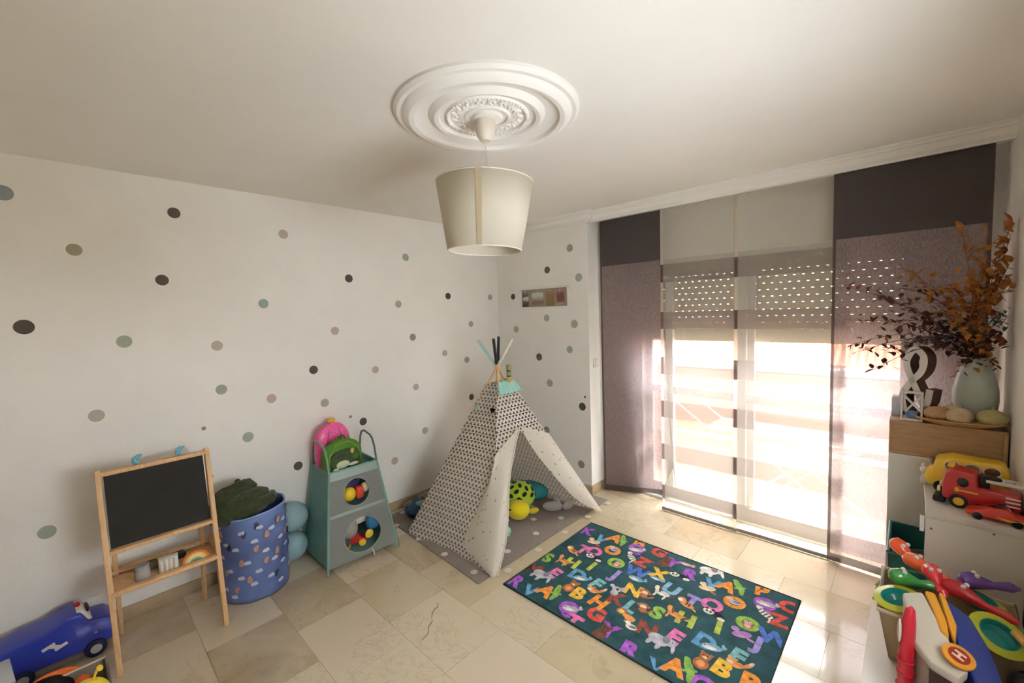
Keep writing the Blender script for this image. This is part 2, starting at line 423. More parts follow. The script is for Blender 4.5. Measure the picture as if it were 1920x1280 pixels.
for nm, r_, z_ in (('top_ring', .207, -.258), ('bottom_ring', .158, -.541)):
    B().tube([(r_*math.cos(2*PI*k/48), r_*math.sin(2*PI*k/48), z_) for k in range(48)], .003, 6, closed=True).build(nm, CUP, sh)
sm = B(); a0 = R(-50)
sm.grid(lambda u, v: (( .2115-.049*v)*math.cos(a0+(u-.5)*.12), (.2115-.049*v)*math.sin(a0+(u-.5)*.12), -.258-.283*v), 2, 2)
sm.build('seam', M('seam_cloth', (172, 158, 130), .9), sh)
rg = B(); rg.tube([(.03*math.cos(2*PI*k/20), .03*math.sin(2*PI*k/20), -.33) for k in range(20)], .003, 6, closed=True)
for k in range(3): rg.cyl((.03*math.cos(k*2.094), .03*math.sin(k*2.094), -.33), (.195*math.cos(k*2.094), .195*math.sin(k*2.094), -.262), .0022, n=6)
rg.build('spider', CUP, sh)
B().lathe([(0, -.30), (.018, -.30), (.02, -.37), (.014, -.385), (.03, -.42), (.03, -.45), (.015, -.475), (0, -.478)], 16).build('bulb', M('white_glass', (240, 238, 232), .3), lamp)

# ------------------------------------------------------------------ balcony door, shutter, terrace
door = struct(thing('door_1', (0, 3.5, 0), None, None))
df = B()
df.span((OX0, -.05, 0), (OX0+.045, .07, OH)); df.span((OX1-.045, -.05, 0), (OX1, .07, OH)); df.span((OX0, -.05, OH-.05), (OX1, .07, OH)); df.span((OX0, -.06, -.004), (OX1, .08, .022))
df.build('frame', ALU, door, bevel=.003)
B().span((OX0+.045, -.02, .022), (OX1-.045, -.012, .034)).build('track', M('grey_aluminium', (150, 150, 148), .4, metal=.6), door)
def leaf(x0, x1, y, st=.06):
    lf = B(); z0, z1 = .03, OH-.05
    lf.span((x0, y-.018, z0), (x0+st, y+.018, z1)); lf.span((x1-st, y-.018, z0), (x1, y+.018, z1))
    lf.span((x0+st, y-.018, z1-.06), (x1-st, y+.018, z1)); lf.span((x0+st, y-.018, z0), (x1-st, y+.018, z0+.085)); lf.span((x0+st, y-.018, .92), (x1-st, y+.018, .985))
    o = lf.build('leaf', ALU, door, bevel=.003)
    for za, zb in ((z0+.085, .92), (.985, z1-.06)): B().span((x0+st-.004, y-.003, za-.004), (x1-st+.004, y+.003, zb+.004)).build('pane', GL, o, smooth=0)
    return o
leaf(-.95, OX1-.046, -.022)
leaf(-1.52, -.845, .02)
sl_ = leaf(OX0+.046, -1.47, .058, .05)
shut = thing('roller_shutter', (0, 3.585, 0), 'beige roller shutter lowered halfway behind the balcony door, rows of light slits', 'shutter')
SLAT = M('beige_slat', (206, 198, 176), .5)
z = 1.375; row = 0
B().span((OX0+.002, -.007, z), (OX1-.002, .007, z+.1)).build('bottom_slat', SLAT, shut, bevel=.002)
z += .1; ps = .0545
slats = []
for row in range(11):
    s = B(); s.span((OX0+.002, -.006, .0026), (OX1-.002, .006, .048))
    x = OX0+.002+ps*(.5 if row % 2 else 0)
    s.span((OX0+.002, -.003, -.001), (x+.012, .003, .0045))
    while x < OX1-.004:
        s.span((x-.0, -.003, -.001), (min(x+.040, OX1-.002), .003, .0045)); x += ps
    s.build('slat', SLAT, shut, smooth=0, loc=(0, 0, z)); z += .0482
B().span((OX0+.002, -.007, z-.002), (OX1-.002, .007, OH-.002)).build('slat', SLAT, shut, smooth=0)
# terrace
TERR = M('terrace_tile', (176, 166, 152), .5, var=.06, vscale=3)
tf = struct(B().span((-2.4, YW+.24, -.12), (1.4, 4.6, -.03)).build('terrace_floor', M('terrace_joint', (120, 112, 102), .8), smooth=0))
k = 0
for i in range(11):
    for j in range(3):
        B().box((0, 0, 0), (.318, .318, .012)).build('terrace_tile', TERR, tf, smooth=0, loc=(-2.2+.322*i, 3.83+.322*j, -.028))
struct(B().span((-2.25, YW+.24, -.12), (-1.99, 4.6, 2.9)).build('wall_terrace_side', M('pinkish_render', (196, 174, 162), .9, var=.05, vscale=4), smooth=0))
par = struct(B().span((-1.99, 4.42, -.12), (1.4, 4.56, 1.02)).build('terrace_parapet', M('mortar', (188, 176, 162), .9), smooth=0))
BR = M('pale_brick', (176, 136, 114), .85, var=.12, vscale=5)
brick = None
for r_ in range(8):
    for c_ in range(13):
        x = -1.97+c_*.25+(.125 if r_ % 2 else 0)
        if brick is None: brick = B().box((0, 0, 0), (.235, .02, .066)).build('brick', BR, par, bevel=.003, seg=1); brick.location = (x+.12, 4.415, .42+r_*.078)
        else: copy(brick, parent=par, loc=(x+.12, 4.415, .42+r_*.078))
B().span((-1.99, 4.36, .34), (1.4, 4.44, .375)).build('ledge', M('white_stone', (236, 232, 224), .7), par, bevel=.003)
B().span((-1.99, 4.38, 1.04), (1.4, 4.6, 1.085)).build('coping', M('white_stone', (236, 232, 224), .7), par, bevel=.004)
# house across the street
hs = thing('house', (-6, 17, -6), 'house with terracotta tiled roof across the street, seen through the window', 'house')
B().span((-14, 0, 0), (18, 8, 5.2)).build('walls', M('cream_render', (196, 180, 158), .9, var=.04), hs, smooth=0)
rf = B(); rf.add([(-14.5, -.6, 5.0), (18.5, -.6, 5.0), (18.5, 4, 6.9), (-14.5, 4, 6.9), (-14.5, 8.6, 5.0), (18.5, 8.6, 5.0)], [(0, 1, 2, 3), (3, 2, 5, 4), (0, 3, 4), (1, 5, 2)])
def roofmat():
    m, nt, b = newmat('terracotta_roof'); wv = nt.nodes.new('ShaderNodeTexWave'); wv.bands_direction = 'X'; wv.inputs['Scale'].default_value = 1.4
    tc = nt.nodes.new('ShaderNodeTexCoord').outputs['Object']; nt.links.new(tc, wv.inputs[0])
    nt.links.new(ramp(nt, wv.outputs['Fac'], [(0, lin((150, 82, 58))), (1, lin((206, 132, 96)))]), b.inputs['Base Color']); b.inputs['Roughness'].default_value = .9; return m
rf.build('roof', roofmat(), hs, smooth=0)
for i in range(8): B().span((-12+i*3.6, -.05, 2.4), (-10.8+i*3.6, .02, 3.9)).build('window', M('dark_pane', (90, 96, 100), .2), hs, smooth=0)
st = struct(B().span((-60, 4.7, -6.2), (60, 60, -6.0)).build('ground', M('street', (170, 164, 154), .9, var=.1, vscale=.4), smooth=0))
# clothes airer on the terrace
air = thing('clothes_airer', (-.72, 3.95, -.02), 'white folding clothes airer standing on the sunny terrace', 'clothes airer')
WM = M('white_wire', (238, 238, 234), .35)
fr = B(); z = .63
fr.tube([(-.55, -.2, z), (.75, -.2, z), (.75, .2, z), (-.55, .2, z)], .008, 8, closed=True); fr.build('top_frame', WM, air)
for k in range(9): B().cyl((-.55, -.16+.04*k, z), (.75, -.16+.04*k, z), .003, n=6).build('wire', WM, air)
for s_ in (-.2, .2):
    B().cyl((-.3, s_, z), (.5, s_*1.1, .008), .008, n=8).build('leg', WM, air); B().cyl((.5, s_*.9, z), (-.3, s_*1.0, .008), .008, n=8).build('leg', WM, air)
B().cyl((.5, -.22, .012), (.5, .22, .012), .008, n=8).build('foot_bar', WM, air); B().cyl((-.3, -.2, .012), (-.3, .2, .012), .008, n=8).build('foot_bar', WM, air)
wg = B(); wg.cyl((-.55, -.2, z), (-.85, -.2, z+.22), .006, n=8); wg.cyl((-.55, .2, z), (-.85, .2, z+.22), .006, n=8); wg.cyl((-.85, -.2, z+.22), (-.85, .2, z+.22), .006, n=8)
wg.build('wing', WM, air)

# ------------------------------------------------------------------ panel curtains
YC = 3.275
SHEER = cloth('sheer_white', (226, 220, 208), .72, .5, tint=(.86, .855, .84))
BAND = cloth('sheer_band', (160, 150, 143), .26, .5, tint=(.8, .78, .77))
HEML = cloth('sheer_hem', (226, 216, 200), .18, .6)
HEMD = cloth('band_hem', (112, 98, 92), .10, .5)
ORG = cloth('taupe_organza', (178, 162, 162), .36, .62, .15, 95, tint=(.48, .44, .45))
SOLID = cloth('taupe_solid', (84, 77, 76), .0, .12)
HEMT = cloth('taupe_hem', (98, 86, 84), .04, .4)
def panel_fn(x0, x1, z0, z1, y, swing=0., ph=0.):
    def fn(u, v):
        z = z0+(z1-z0)*v; x = x0+(x1-x0)*u; k = max(0, (2.05-z)/2.05)
        U = (x-x0_all[0])/(x0_all[1]-x0_all[0])
        return (x, y+swing*U*k**1.3+.006*k*math.sin(U*9+ph+z*2.1), z)
    return fn
x0_all = [0, 1]
def strip(name, par_, mat, x0, x1, z0, z1, y, swing=0., ph=0., nu=10):
    nv = max(1, int((z1-z0)/.07))
    return B().grid(panel_fn(x0, x1, z0, z1, y, swing, ph), nu, nv).build(name, mat, par_, smooth=60)
def dark_panel(x0, x1, y, label, swing=0., ph=0., zt=2.035):
    global x0_all; x0_all = [x0, x1]
    t = thing('panel_curtain', (0, 0, 0), label, 'curtain', group='panel curtains on the balcony door')
    strip('top_panel', t, SOLID, x0, x1, zt, 2.425, y, swing, ph)
    strip('organza', t, ORG, x0+.016, x1-.016, .062, zt, y, swing, ph, 12)
    strip('side_hem', t, HEMT, x0, x0+.016, .062, zt, y, swing, ph, 1); strip('side_hem', t, HEMT, x1-.016, x1, .062, zt, y, swing, ph, 1)
    strip('bottom_hem', t, HEMT, x0, x1, .012, .062, y, swing, ph)
    return t
BANDS = [(.10, .215), (.43, .56), (.778, .913), (1.127, 1.266), (1.489, 1.624), (1.855, 1.995)]
def sheer_panel(x0, x1, y, label, ph=0.):
    global x0_all; x0_all = [x0, x1]
    t = thing('panel_curtain', (0, 0, 0), label, 'curtain', group='panel curtains on the balcony door')
    z = .02; hw = .022
    cuts = []
    for a, b in BANDS: cuts += [(z, a, 0), (a, b, 1)]; z = b
    cuts += [(z, 2.425, 0)]
    for a, b, k in cuts:
        strip('band' if k else 'sheer_cloth', t, BAND if k else SHEER, x0+hw, x1-hw, a, b, y, 0, ph)
        for xa, xb in ((x0, x0+hw), (x1-hw, x1)): strip('band_hem' if k else 'side_hem', t, HEMD if k else HEML, xa, xb, a, b, y, 0, ph, 1)
    B().span((x0, y-.006, .006), (x1, y+.006, .03)).build('weight_bar', M('grey_bar', (150, 142, 134), .5), t, bevel=.002)
    return t
dark_panel(-2.015, -1.452, YC+.012, 'taupe organza panel curtain with dark top hanging beside the light switch', swing=.27, ph=1)
sheer_panel(-1.455, -.895, YC-.012, 'sheer white striped panel curtain next to the one by the switch', ph=2)
sheer_panel(-.925, -.29, YC, 'sheer white striped panel curtain touching the wide dark one behind the bouquet', ph=4)
dark_panel(-.362, .284, YC-.022, 'taupe organza panel curtain with dark top behind the dried bouquet', ph=0)
rail = thing('curtain_rail', (0, YC, 2.43), 'white curtain track under the cornice carrying the panel curtains', 'curtain rail')
B().span((XP, -.045, 0), (XR, .04, .02)).build('track', ALU, rail, bevel=.002); B().span((XP, -.04, .02), (XR, .04, .07)).build('mount', ALU, rail, bevel=.002)
# light switch on the reveal
sw = thing('light_switch', (XP, 3.255, 1.18), 'white light switch on the wall edge beside the curtain', 'switch')
B().span((0, -.04, -.04), (.009, .04, .04)).build('plate', WHITE, sw, bevel=.003); B().span((.009, -.02, -.025), (.014, .02, .025)).build('rocker', M('cream_switch', (236, 232, 222), .4), sw, bevel=.002)

# ================================================================== OBJECTS
# ------------------------------------------------------------------ wall dot stickers
DC = {'dark': (86, 80, 72), 'sage': (166, 174, 158), 'teal': (158, 172, 166), 'mauve': (190, 172, 162), 'beige': (186, 178, 160), 'olive': (160, 154, 132), 'grey': (146, 142, 132), 'blue': (150, 160, 160)}
dotm = {k: M('sticker_'+k, v, .7, .2) for k, v in DC.items()}
dot_me = {}
def dot(wall, a, z, col, label, r=.031):
    key = col
    if key not in dot_me:
        o = B().lathe([(0, 0), (1, 0), (1, .001), (0, .001)], 28).build('dot_sticker', dotm[col], smooth=0); dot_me[key] = o.data
        bpy.data.objects.remove(o)
    o = bpy.data.objects.new('dot_sticker', dot_me[key]); COL.objects.link(o)
    if wall == 'L': o.location = (XL, a, z); o.rotation_euler = (0, PI/2, 0)
    else: o.location = (a, YB, z); o.rotation_euler = (PI/2, 0, 0)
    o.scale = (r, r, 1)
    tag(o, label, 'sticker', 'round dot stickers on the walls')
for a_ in [
    ('L', -0.159, 2.311, 'blue', 'blue-grey dot sticker cut by the left picture edge high on the wall', 0.036),
    ('L', 0.062, 2.059, 'olive', 'olive dot sticker left of the two dark dots above the easel', 0.031),
    ('L', 0.491, 2.310, 'dark', 'dark dot sticker highest on the wall above the easel', 0.031),
    ('L', 0.409, 1.913, 'dark', 'dark dot sticker directly below the highest dark one above the easel', 0.031),
    ('L', -0.139, 1.665, 'dark', 'large dark dot sticker near the left picture edge', 0.036),
    ('L', 0.221, 1.567, 'sage', 'sage green dot sticker above the left side of the easel', 0.034),
    ('L', 0.082, 1.176, 'beige', 'beige dot sticker just above the left corner of the easel', 0.033),
    ('L', -0.139, 0.617, 'sage', 'sage grey dot sticker low on the wall left of the easel', 0.034),
    ('L', 0.651, 1.509, 'beige', 'beige dot sticker above the right corner of the easel', 0.031),
    ('L', 0.655, 1.229, 'sage', 'sage dot sticker under the beige one above the right easel corner', 0.031),
    ('L', 0.932, 1.772, 'teal', 'teal-grey dot sticker in the middle of the big wall above the basket', 0.031),
    ('L', 1.087, 2.251, 'mauve', 'mauve dot sticker high on the big wall above the basket', 0.031),
    ('L', 0.939, 1.122, 'mauve', 'mauve dot sticker above the laundry basket', 0.031),
    ('L', 0.782, 0.890, 'sage', 'sage dot sticker close above the laundry basket', 0.033),
    ('L', 0.547, 1.001, 'grey', 'tiny grey dot sticker above the right easel corner', 0.012),
    ('L', 1.080, 0.607, 'dark', 'dark dot sticker between basket and teal organizer', 0.031),
    ('L', 1.231, 1.285, 'dark', 'dark dot sticker above the teal organizer', 0.031),
    ('L', 1.407, 1.562, 'mauve', 'mauve dot sticker above the dark one over the organizer', 0.031),
    ('L', 1.297, 1.027, 'sage', 'sage dot sticker just above the pink backpack', 0.031),
    ('L', 1.541, 1.962, 'dark', 'dark dot sticker high on the wall above the pink backpack', 0.031),
    ('L', 1.722, 1.226, 'mauve', 'pale mauve dot sticker up and right of the pink backpack', 0.029),
    ('L', 2.058, 2.162, 'sage', 'sage dot sticker highest on the wall left of the lampshade', 0.031),
    ('L', 1.966, 1.760, 'sage', 'sage dot sticker below the highest sage one left of the lampshade', 0.031),
    ('L', 2.093, 1.469, 'grey', 'grey dot sticker left of the teepee pole tops', 0.031),
    ('L', 1.488, 0.883, 'grey', 'tiny dot sticker beside the pink backpack', 0.012),
    ('L', 1.591, 0.823, 'dark', 'dark dot sticker right beside the pink backpack', 0.031),
    ('L', 2.101, 1.027, 'beige', 'pale beige dot sticker left of the teepee', 0.029),
    ('L', 2.435, 1.296, 'beige', 'pale beige dot sticker nearest the teepee pole tops on the left', 0.029),
    ('L', 2.502, 1.831, 'dark', 'dark dot sticker below the lampshade on the big wall', 0.031),
    ('L', 2.175, 0.615, 'sage', 'sage grey dot sticker beside the left slope of the teepee', 0.031),
    ('L', 1.853, 0.424, 'mauve', 'mauve dot sticker right of the organizer handle', 0.031),
    ('L', 2.774, 1.557, 'sage', 'sage dot sticker up and left of the teepee poles', 0.029),
    ('L', 2.700, 1.207, 'sage', 'sage dot sticker close left of the teepee poles', 0.031),
    ('L', 2.743, 0.827, 'dark', 'dark dot sticker touching the left slope of the teepee', 0.031),
    ('L', 3.051, 1.822, 'sage', 'sage dot sticker nearest the room corner under the lampshade', 0.030),
    ('B', -2.963, 1.817, 'dark', 'dark dot sticker touching the photo frame', 0.030),
    ('B', -2.249, 2.216, 'olive', 'olive dot sticker highest on the end wall', 0.033),
    ('B', -2.511, 2.046, 'dark', 'dark dot sticker just above the photo frame', 0.033),
    ('B', -2.158, 1.948, 'sage', 'sage dot sticker above the right end of the photo frame', 0.036),
    ('B', -2.933, 1.485, 'sage', 'sage dot sticker below the left end of the photo frame', 0.033),
    ('B', -2.533, 1.594, 'sage', 'sage dot sticker directly below the photo frame', 0.033),
    ('B', -2.215, 1.536, 'sage', 'sage dot sticker below the right end of the photo frame', 0.036),
    ('B', -2.274, 1.302, 'teal', 'teal-grey dot sticker in the middle of the end wall', 0.033),
    ('B', -2.639, 1.215, 'dark', 'dark dot sticker right of the teepee pole tops', 0.036),
    ('B', -2.515, 0.969, 'sage', 'sage dot sticker under the dark one on the end wall', 0.036),
    ('B', -2.570, 0.500, 'grey', 'grey dot sticker beside the right slope of the teepee', 0.036),
    ('B', -2.148, 0.788, 'dark', 'dark dot sticker near the wall edge by the light switch', 0.036),
    ('B', -2.173, 0.249, 'grey', 'grey dot sticker lowest on the end wall', 0.036),
    ('B', -2.117, 0.880, 'dark', 'tiny dark dot sticker at the wall edge by the light switch', 0.010),
]: dot(*a_)

# ------------------------------------------------------------------ photo frame on the end wall
pf = thing('photo_frame', (-2.557, YB, 1.685), 'narrow white photo frame with four clipped photos on the wall', 'photo frame')
fw_, fh_ = .594, .205
b = B(); b.span((-fw_/2, -.022, 0), (fw_/2, 0, .018)); b.span((-fw_/2, -.022, fh_-.018), (fw_/2, 0, fh_)); b.span((-fw_/2, -.022, .018), (-fw_/2+.018, 0, fh_-.018)); b.span((fw_/2-.018, -.022, .018), (fw_/2, 0, fh_-.018))
b.build('frame', M('white_frame', (236, 232, 226), .5), pf, bevel=.002)
B().span((-fw_/2+.018, -.006, .018), (fw_/2-.018, -.001, fh_-.018)).build('backing', M('grey_linen', (150, 140, 126), .9, var=.08), pf, smooth=0)
def photo(x0, x1, z0, z1, kind, rot=0):
    m, nt, bs_ = newmat('photo_print_'+kind); tc = nt.nodes.new('ShaderNodeTexCoord').outputs['Object']
    sp = nt.nodes.new('ShaderNodeSeparateXYZ'); nt.links.new(tc, sp.inputs[0])
    n_ = noise(nt, tc, 45, 4); zz = math_(nt, 'ADD', math_(nt, 'DIVIDE', sp.outputs[2], z1-z0), math_(nt, 'MULTIPLY', math_(nt, 'SUBTRACT', n_, .5), .5))
    st_ = {'a': [(.0, (40, 36, 32)), (.35, (88, 84, 74)), (.5, (206, 200, 190)), (.62, (220, 214, 206)), (.72, (58, 48, 40)), (.9, (120, 108, 96))],
           'b': [(.0, (140, 116, 100)), (.3, (120, 92, 78)), (.5, (160, 150, 136)), (.7, (196, 196, 184)), (1, (204, 202, 192))],
           'c': [(.0, (104, 94, 48)), (.4, (124, 104, 60)), (.7, (140, 92, 60)), (1, (152, 122, 90))],
           'd': [(.0, (176, 160, 148)), (.2, (120, 60, 60)), (.5, (84, 40, 36)), (.8, (130, 66, 60)), (1, (160, 140, 128))]}[kind]
    nt.links.new(ramp(nt, zz, [(p_, lin(c_)) for p_, c_ in st_]), bs_.inputs['Base Color']); bs_.inputs['Roughness'].default_value = .3
    o = B().span((x0-(x0+x1)/2, -.0012, 0), (x1-(x0+x1)/2, 0, z1-z0)).build('photo', m, pf, smooth=0); o.location = ((x0+x1)/2, -.0095, z0); o.rotation_euler = (0, rot, 0)
    B().cyl((0, -.004, z1-z0), (0, .002, z1-z0), .006, n=10).build('clip', M('white_clip', (238, 232, 220), .3), o)
photo(-.265, -.19, .025, .165, 'a'); photo(-.145, .0, .03, .155, 'b'); photo(.03, .125, .025, .165, 'c', R(3)); photo(.165, .25, .035, .165, 'd', R(-6))
# white mat around the second photo
# ------------------------------------------------------------------ easel
ea = thing('easel', (-2.70, .275, 0), 'small pine easel with a black chalkboard standing by the wall', 'easel')
yA, yB_ = -.215, .215; zt = .955; xt = -.165
def ex(z): return xt*z/zt
for y in (yA, yB_): B().bar((ex(0), y, 0), (ex(zt), y*1.02, zt), .022, .042, (1, 0, 0)).build('leg', PINE, ea, bevel=.003)
for y in (yA+.03, yB_-.03): B().bar((-.36, y, 0), (ex(.90)-.03, y, .90), .02, .034, (1, 0, 0)).build('back_leg', PINE, ea, bevel=.003)
B().bar((ex(.935), yA, .935), (ex(.935), yB_, .935), .036, .02).build('top_rail', PINE, ea, bevel=.002)
B().bar((ex(.56), yA, .56), (ex(.56), yB_, .56), .034, .02).build('lower_rail', PINE, ea, bevel=.002)
n_ = Vector((zt, 0, -xt)).normalized()
bo = B(); bo.hexa([(ex(.575)-.008, yA+.015, .575), (ex(.575)-.001, yA+.015, .575), (ex(.575)-.001, yB_-.015, .575), (ex(.575)-.008, yB_-.015, .575)], [(ex(.92)-.008, yA+.015, .92), (ex(.92)-.001, yA+.015, .92), (ex(.92)-.001, yB_-.015, .92), (ex(.92)-.008, yB_-.015, .92)])
bo.build('chalkboard', M('chalkboard', (38, 36, 34), .75, .3, var=.15, vscale=7), ea, smooth=0)
tr = B(); tr.span((-.29, yA, .355), (-.05, yB_, .363)); tr.build('tray', PINE, ea, smooth=0)
B().bar((-.058, yA, .372), (-.058, yB_, .372), .04, .016).build('tray_front', PINE, ea, bevel=.002)
B().bar((-.285, yA, .385), (-.285, yB_, .385), .05, .012).build('tray_back', PINE, ea, bevel=.002)
for y in (yA-.004, yB_+.004): B().bar((-.05, y, .372), (-.29, y, .40), .014, .034, (0, 0, 1)).build('tray_side', PINE, ea, bevel=.002)
CLP = M('blue_clip', (96, 168, 190), .4, coat=.3)
for y in (-.07, .105):
    o = B().tube([(0, 0, 0), (0, -.012, .012), (0, -.012, .024), (0, .004, .034), (0, .02, .038)], [.011, .012, .011, .009, .004], 10).build('paper_clip', CLP, ea); o.location = (ex(.955), y, .953)
for y, zz in ((yB_+.014, .80), (yB_+.014, .44)): B().cyl((ex(zz), y-.01, zz), (ex(zz), y+.008, zz), .009, n=12).build('bolt', wood('knob', (190, 140, 90), (206, 160, 110)), ea)
# things in the easel tray (tray surface z=.363)
ex0, ey0 = -2.70, .275
def put(name, b_, mat, loc, label, cat, rz=0, group=None, **kw):
    o = b_.build(name, mat, **kw); o.location = loc; o.rotation_euler = (0, 0, rz); return tag(o, label, cat, group)
mk = thing('marker_box', (ex0-.115, ey0+.01, .364), 'white ribbed box of chalks standing in the easel tray', 'box', R(-8))
B().span((-.02, -.04, 0), (.02, .04, .075)).build('carton', M('white_card', (206, 202, 192), .7), mk, bevel=.003)
for k in range(4): B().cyl((.021, -.028+.0187*k, .006), (.021, -.028+.0187*k, .07), .0075, n=10).build('chalk', M('chalk_white', (222, 216, 206), .9), mk)
fan = thing('rainbow_eraser', (ex0-.115, ey0+.125, .364), 'rainbow striped half-round eraser leaning in the easel tray', 'eraser', R(-5))
for k, c in enumerate([(206, 120, 70), (222, 196, 96), (236, 226, 190), (150, 186, 120), (120, 150, 130)]):
    r0 = .062-.011*k; q = B(); pl = [(r0*math.cos(PI*t/14), r0*math.sin(PI*t/14)) for t in range(15)]+[((r0-.011)*math.cos(PI*t/14), (r0-.011)*math.sin(PI*t/14)) for t in range(14, -1, -1)]
    q.prism([(x, y) for x, y in pl], .022, Matrix.Rotation(PI/2, 4, 'Z') @ Matrix.Rotation(PI/2, 4, 'X')); q.build('stripe', M('eraser_%d' % k, c, .6), fan)
jar = thing('glass_jar', (ex0-.12, ey0-.095, .364), 'small clear round jar lying left of the chalk box in the tray', 'jar')
B().lathe([(0, 0), (.03, 0), (.032, .01), (.032, .05), (.026, .06), (.026, .07), (.023, .07), (.023, .058), (.028, .05), (.028, .006), (0, .006)], 20).build('glass', M('frosted_jar', (196, 196, 188), .25, .5, alpha=.55), jar)
B().lathe([(.026, .06), (.029, .06), (.029, .075), (0, .075)], 20).build('lid', M('grey_lid', (150, 150, 146), .5), jar)
PC = [('red', (150, 52, 40), -.16, .02), ('orange', (200, 110, 50), -.07, .03), ('green', (70, 96, 60), .05, -.01), ('dark blue', (44, 52, 92), .165, -.02)]
for nm, c, dy, dx in PC:
    o = B(); o.cyl((0, -.045, .006), (0, .035, .006), .006, n=8); o.cyl((0, .035, .006), (0, .05, .006), .006, .001, n=8)
    put('crayon', o, M('crayon_'+nm, c, .5), (ex0-.085+dx*.3, ey0+dy, .3635), nm+' crayon lying in the easel tray', 'crayon', R(20*dx*30), 'crayons in the easel tray')
spg = B(); spg.box((0, 0, .014), (.05, .09, .028)); put('blackboard_sponge', spg, M('dark_felt', (66, 60, 56), .95), (ex0-.22, ey0+.05, .364), 'dark felt board wiper at the back of the easel tray', 'wiper', R(10), bevel=.004)
rag = B().ell((0, 0, .022), (.03, .05, .024), None, 14, 8, lump=lambda p_, t_: 1+.16*math.sin(5*t_+3*p_)); put('cloth_rag', rag, M('olive_rag', (110, 104, 78), .95), (ex0-.2, ey0-.06, .364), 'crumpled olive cloth at the back of the easel tray', 'rag')

# ------------------------------------------------------------------ blue toy truck by the wall
BLU = M('blue_plastic', (36, 52, 150), .35, .5, coat=.2)
tk = thing('toy_truck', (-3.03, -.13, 0), 'big blue plastic toy truck parked by the wall beside the easel', 'toy truck', R(4))
side = [(-.21, .05), (-.215, .16), (-.19, .20), (-.12, .215), (-.05, .215), (-.015, .225), (.02, .245), (.075, .245), (.10, .19), (.17, .175), (.19, .15), (.195, .075), (.17, .05)]
B().prism([(y, z) for y, z in side], .17, Matrix.Translation((-.085, 0, 0)) @ Matrix.Rotation(PI/2, 4, 'Z') @ Matrix.Rotation(PI/2, 4, 'X')).build('body', BLU, tk, bevel=.012, seg=3)
gl_ = B(); gl_.hexa([(-.07, .082, .19), (.07, .082, .19), (.07, .115, .19), (-.07, .115, .19)], [(-.065, .06, .252), (.065, .06, .252), (.065, .085, .252), (-.065, .085, .252)])
gl_.build('cab_front', M('white_toy', (226, 224, 216), .4), tk, bevel=.004)
B().ell((.0, .102, .228), (.05, .010, .014)).build('windscreen', M('dark_window', (30, 30, 36), .15), tk)
B().ell((.0, .07, .258), (.02, .012, .012)).build('beacon', M('red_toy', (176, 34, 40), .35), tk)
for y in (.115, -.13):
    for x in (-.085, .085):
        wl = B(); sx = 1 if x > 0 else -1
        wl.cyl((x-.018*sx, y, .042), (x+.012*sx, y, .042), .042, n=24); o = wl.build('wheel', M('dark_blue_tyre', (24, 28, 70), .6), tk, bevel=.006)
        B().cyl((x+.010*sx, y, .042), (x+.016*sx, y, .042), .022, n=18).build('hubcap', M('grey_hub', (170, 168, 160), .4), o, bevel=.002)
fl_ = B()
for (y, z, a) in ((-.04, .145, .3), (.0, .125, .3), (-.02, .135, -.5)): fl_.box((0, 0, 0), (.002, .045, .014), Matrix.Translation((.087, y, z)) @ Matrix.Rotation(a, 4, 'X'))
fl_.build('side_mark', M('white_print', (220, 216, 210), .5), tk, smooth=0)
B().bar((-.088, .12, .12), (.088, .12, .12), .01, .01).build('grille_bar', M('silver_toy', (170, 170, 176), .3, metal=.5), tk)
# pale truck bed / clear box left of it
pb = thing('plastic_box', (-2.80, -.36, 0), 'pale translucent plastic box at the left edge of the photo', 'box', R(8))
b = B(); b.hexa([(-.09, -.1, 0), (.09, -.1, 0), (.09, .08, 0), (-.09, .08, 0)], [(-.10, -.11, .17), (.10, -.11, .17), (.10, .09, .17), (-.10, .09, .17)]); b.build('tub', M('pale_plastic', (186, 196, 206), .3), pb, bevel=.008)
b = B(); b.span((-.106, -.116, .17), (.106, .096, .182)); b.build('lid', M('pale_lid', (206, 212, 218), .3), pb, bevel=.004)
# ------------------------------------------------------------------ grey fabric toy bin, bottom left
FELT = M('taupe_felt', (128, 120, 108), .95, .1, var=.08, vscale=30)
tb = thing('toy_bin', (-2.33, -.21, 0), 'taupe fabric storage bin full of toys in front of the easel', 'bin', R(2))
def openbox(b_, x, y, h, t=.006, flare=0.):
    b_.span((-x, -y, 0), (x, y, t))
    for s_ in (-1, 1):
        b_.hexa([(s_*x-t*(s_ > 0), -y, 0), (s_*x+t*(s_ < 0), -y, 0), (s_*x+t*(s_ < 0), y, 0), (s_*x-t*(s_ > 0), y, 0)], [(s_*(x+flare)-t*(s_ > 0), -y-flare, h), (s_*(x+flare)+t*(s_ < 0), -y-flare, h), (s_*(x+flare)+t*(s_ < 0), y+flare, h), (s_*(x+flare)-t*(s_ > 0), y+flare, h)])
        b_.hexa([(-x, s_*y-t*(s_ > 0), 0), (x, s_*y-t*(s_ > 0), 0), (x, s_*y+t*(s_ < 0), 0), (-x, s_*y+t*(s_ < 0), 0)], [(-x-flare, s_*(y+flare)-t*(s_ > 0), h), (x+flare, s_*(y+flare)-t*(s_ > 0), h), (x+flare, s_*(y+flare)+t*(s_ < 0), h), (-x-flare, s_*(y+flare)+t*(s_ < 0), h)])
    return b_
openbox(B(), .17, .235, .225).build('bin_body', FELT, tb, smooth=0)
rm = B(); rm.tube([(-.17, -.235, .226), (.17, -.235, .226), (.17, .235, .226), (-.17, .235, .226)], .005, 8, closed=True); rm.build('piping', M('cream_piping', (206, 196, 176), .8), tb)
cap = thing('toy_hoop', (-2.5, -.14, .16), 'orange toy hoop with black dome lying in the taupe bin', 'toy', R(20))
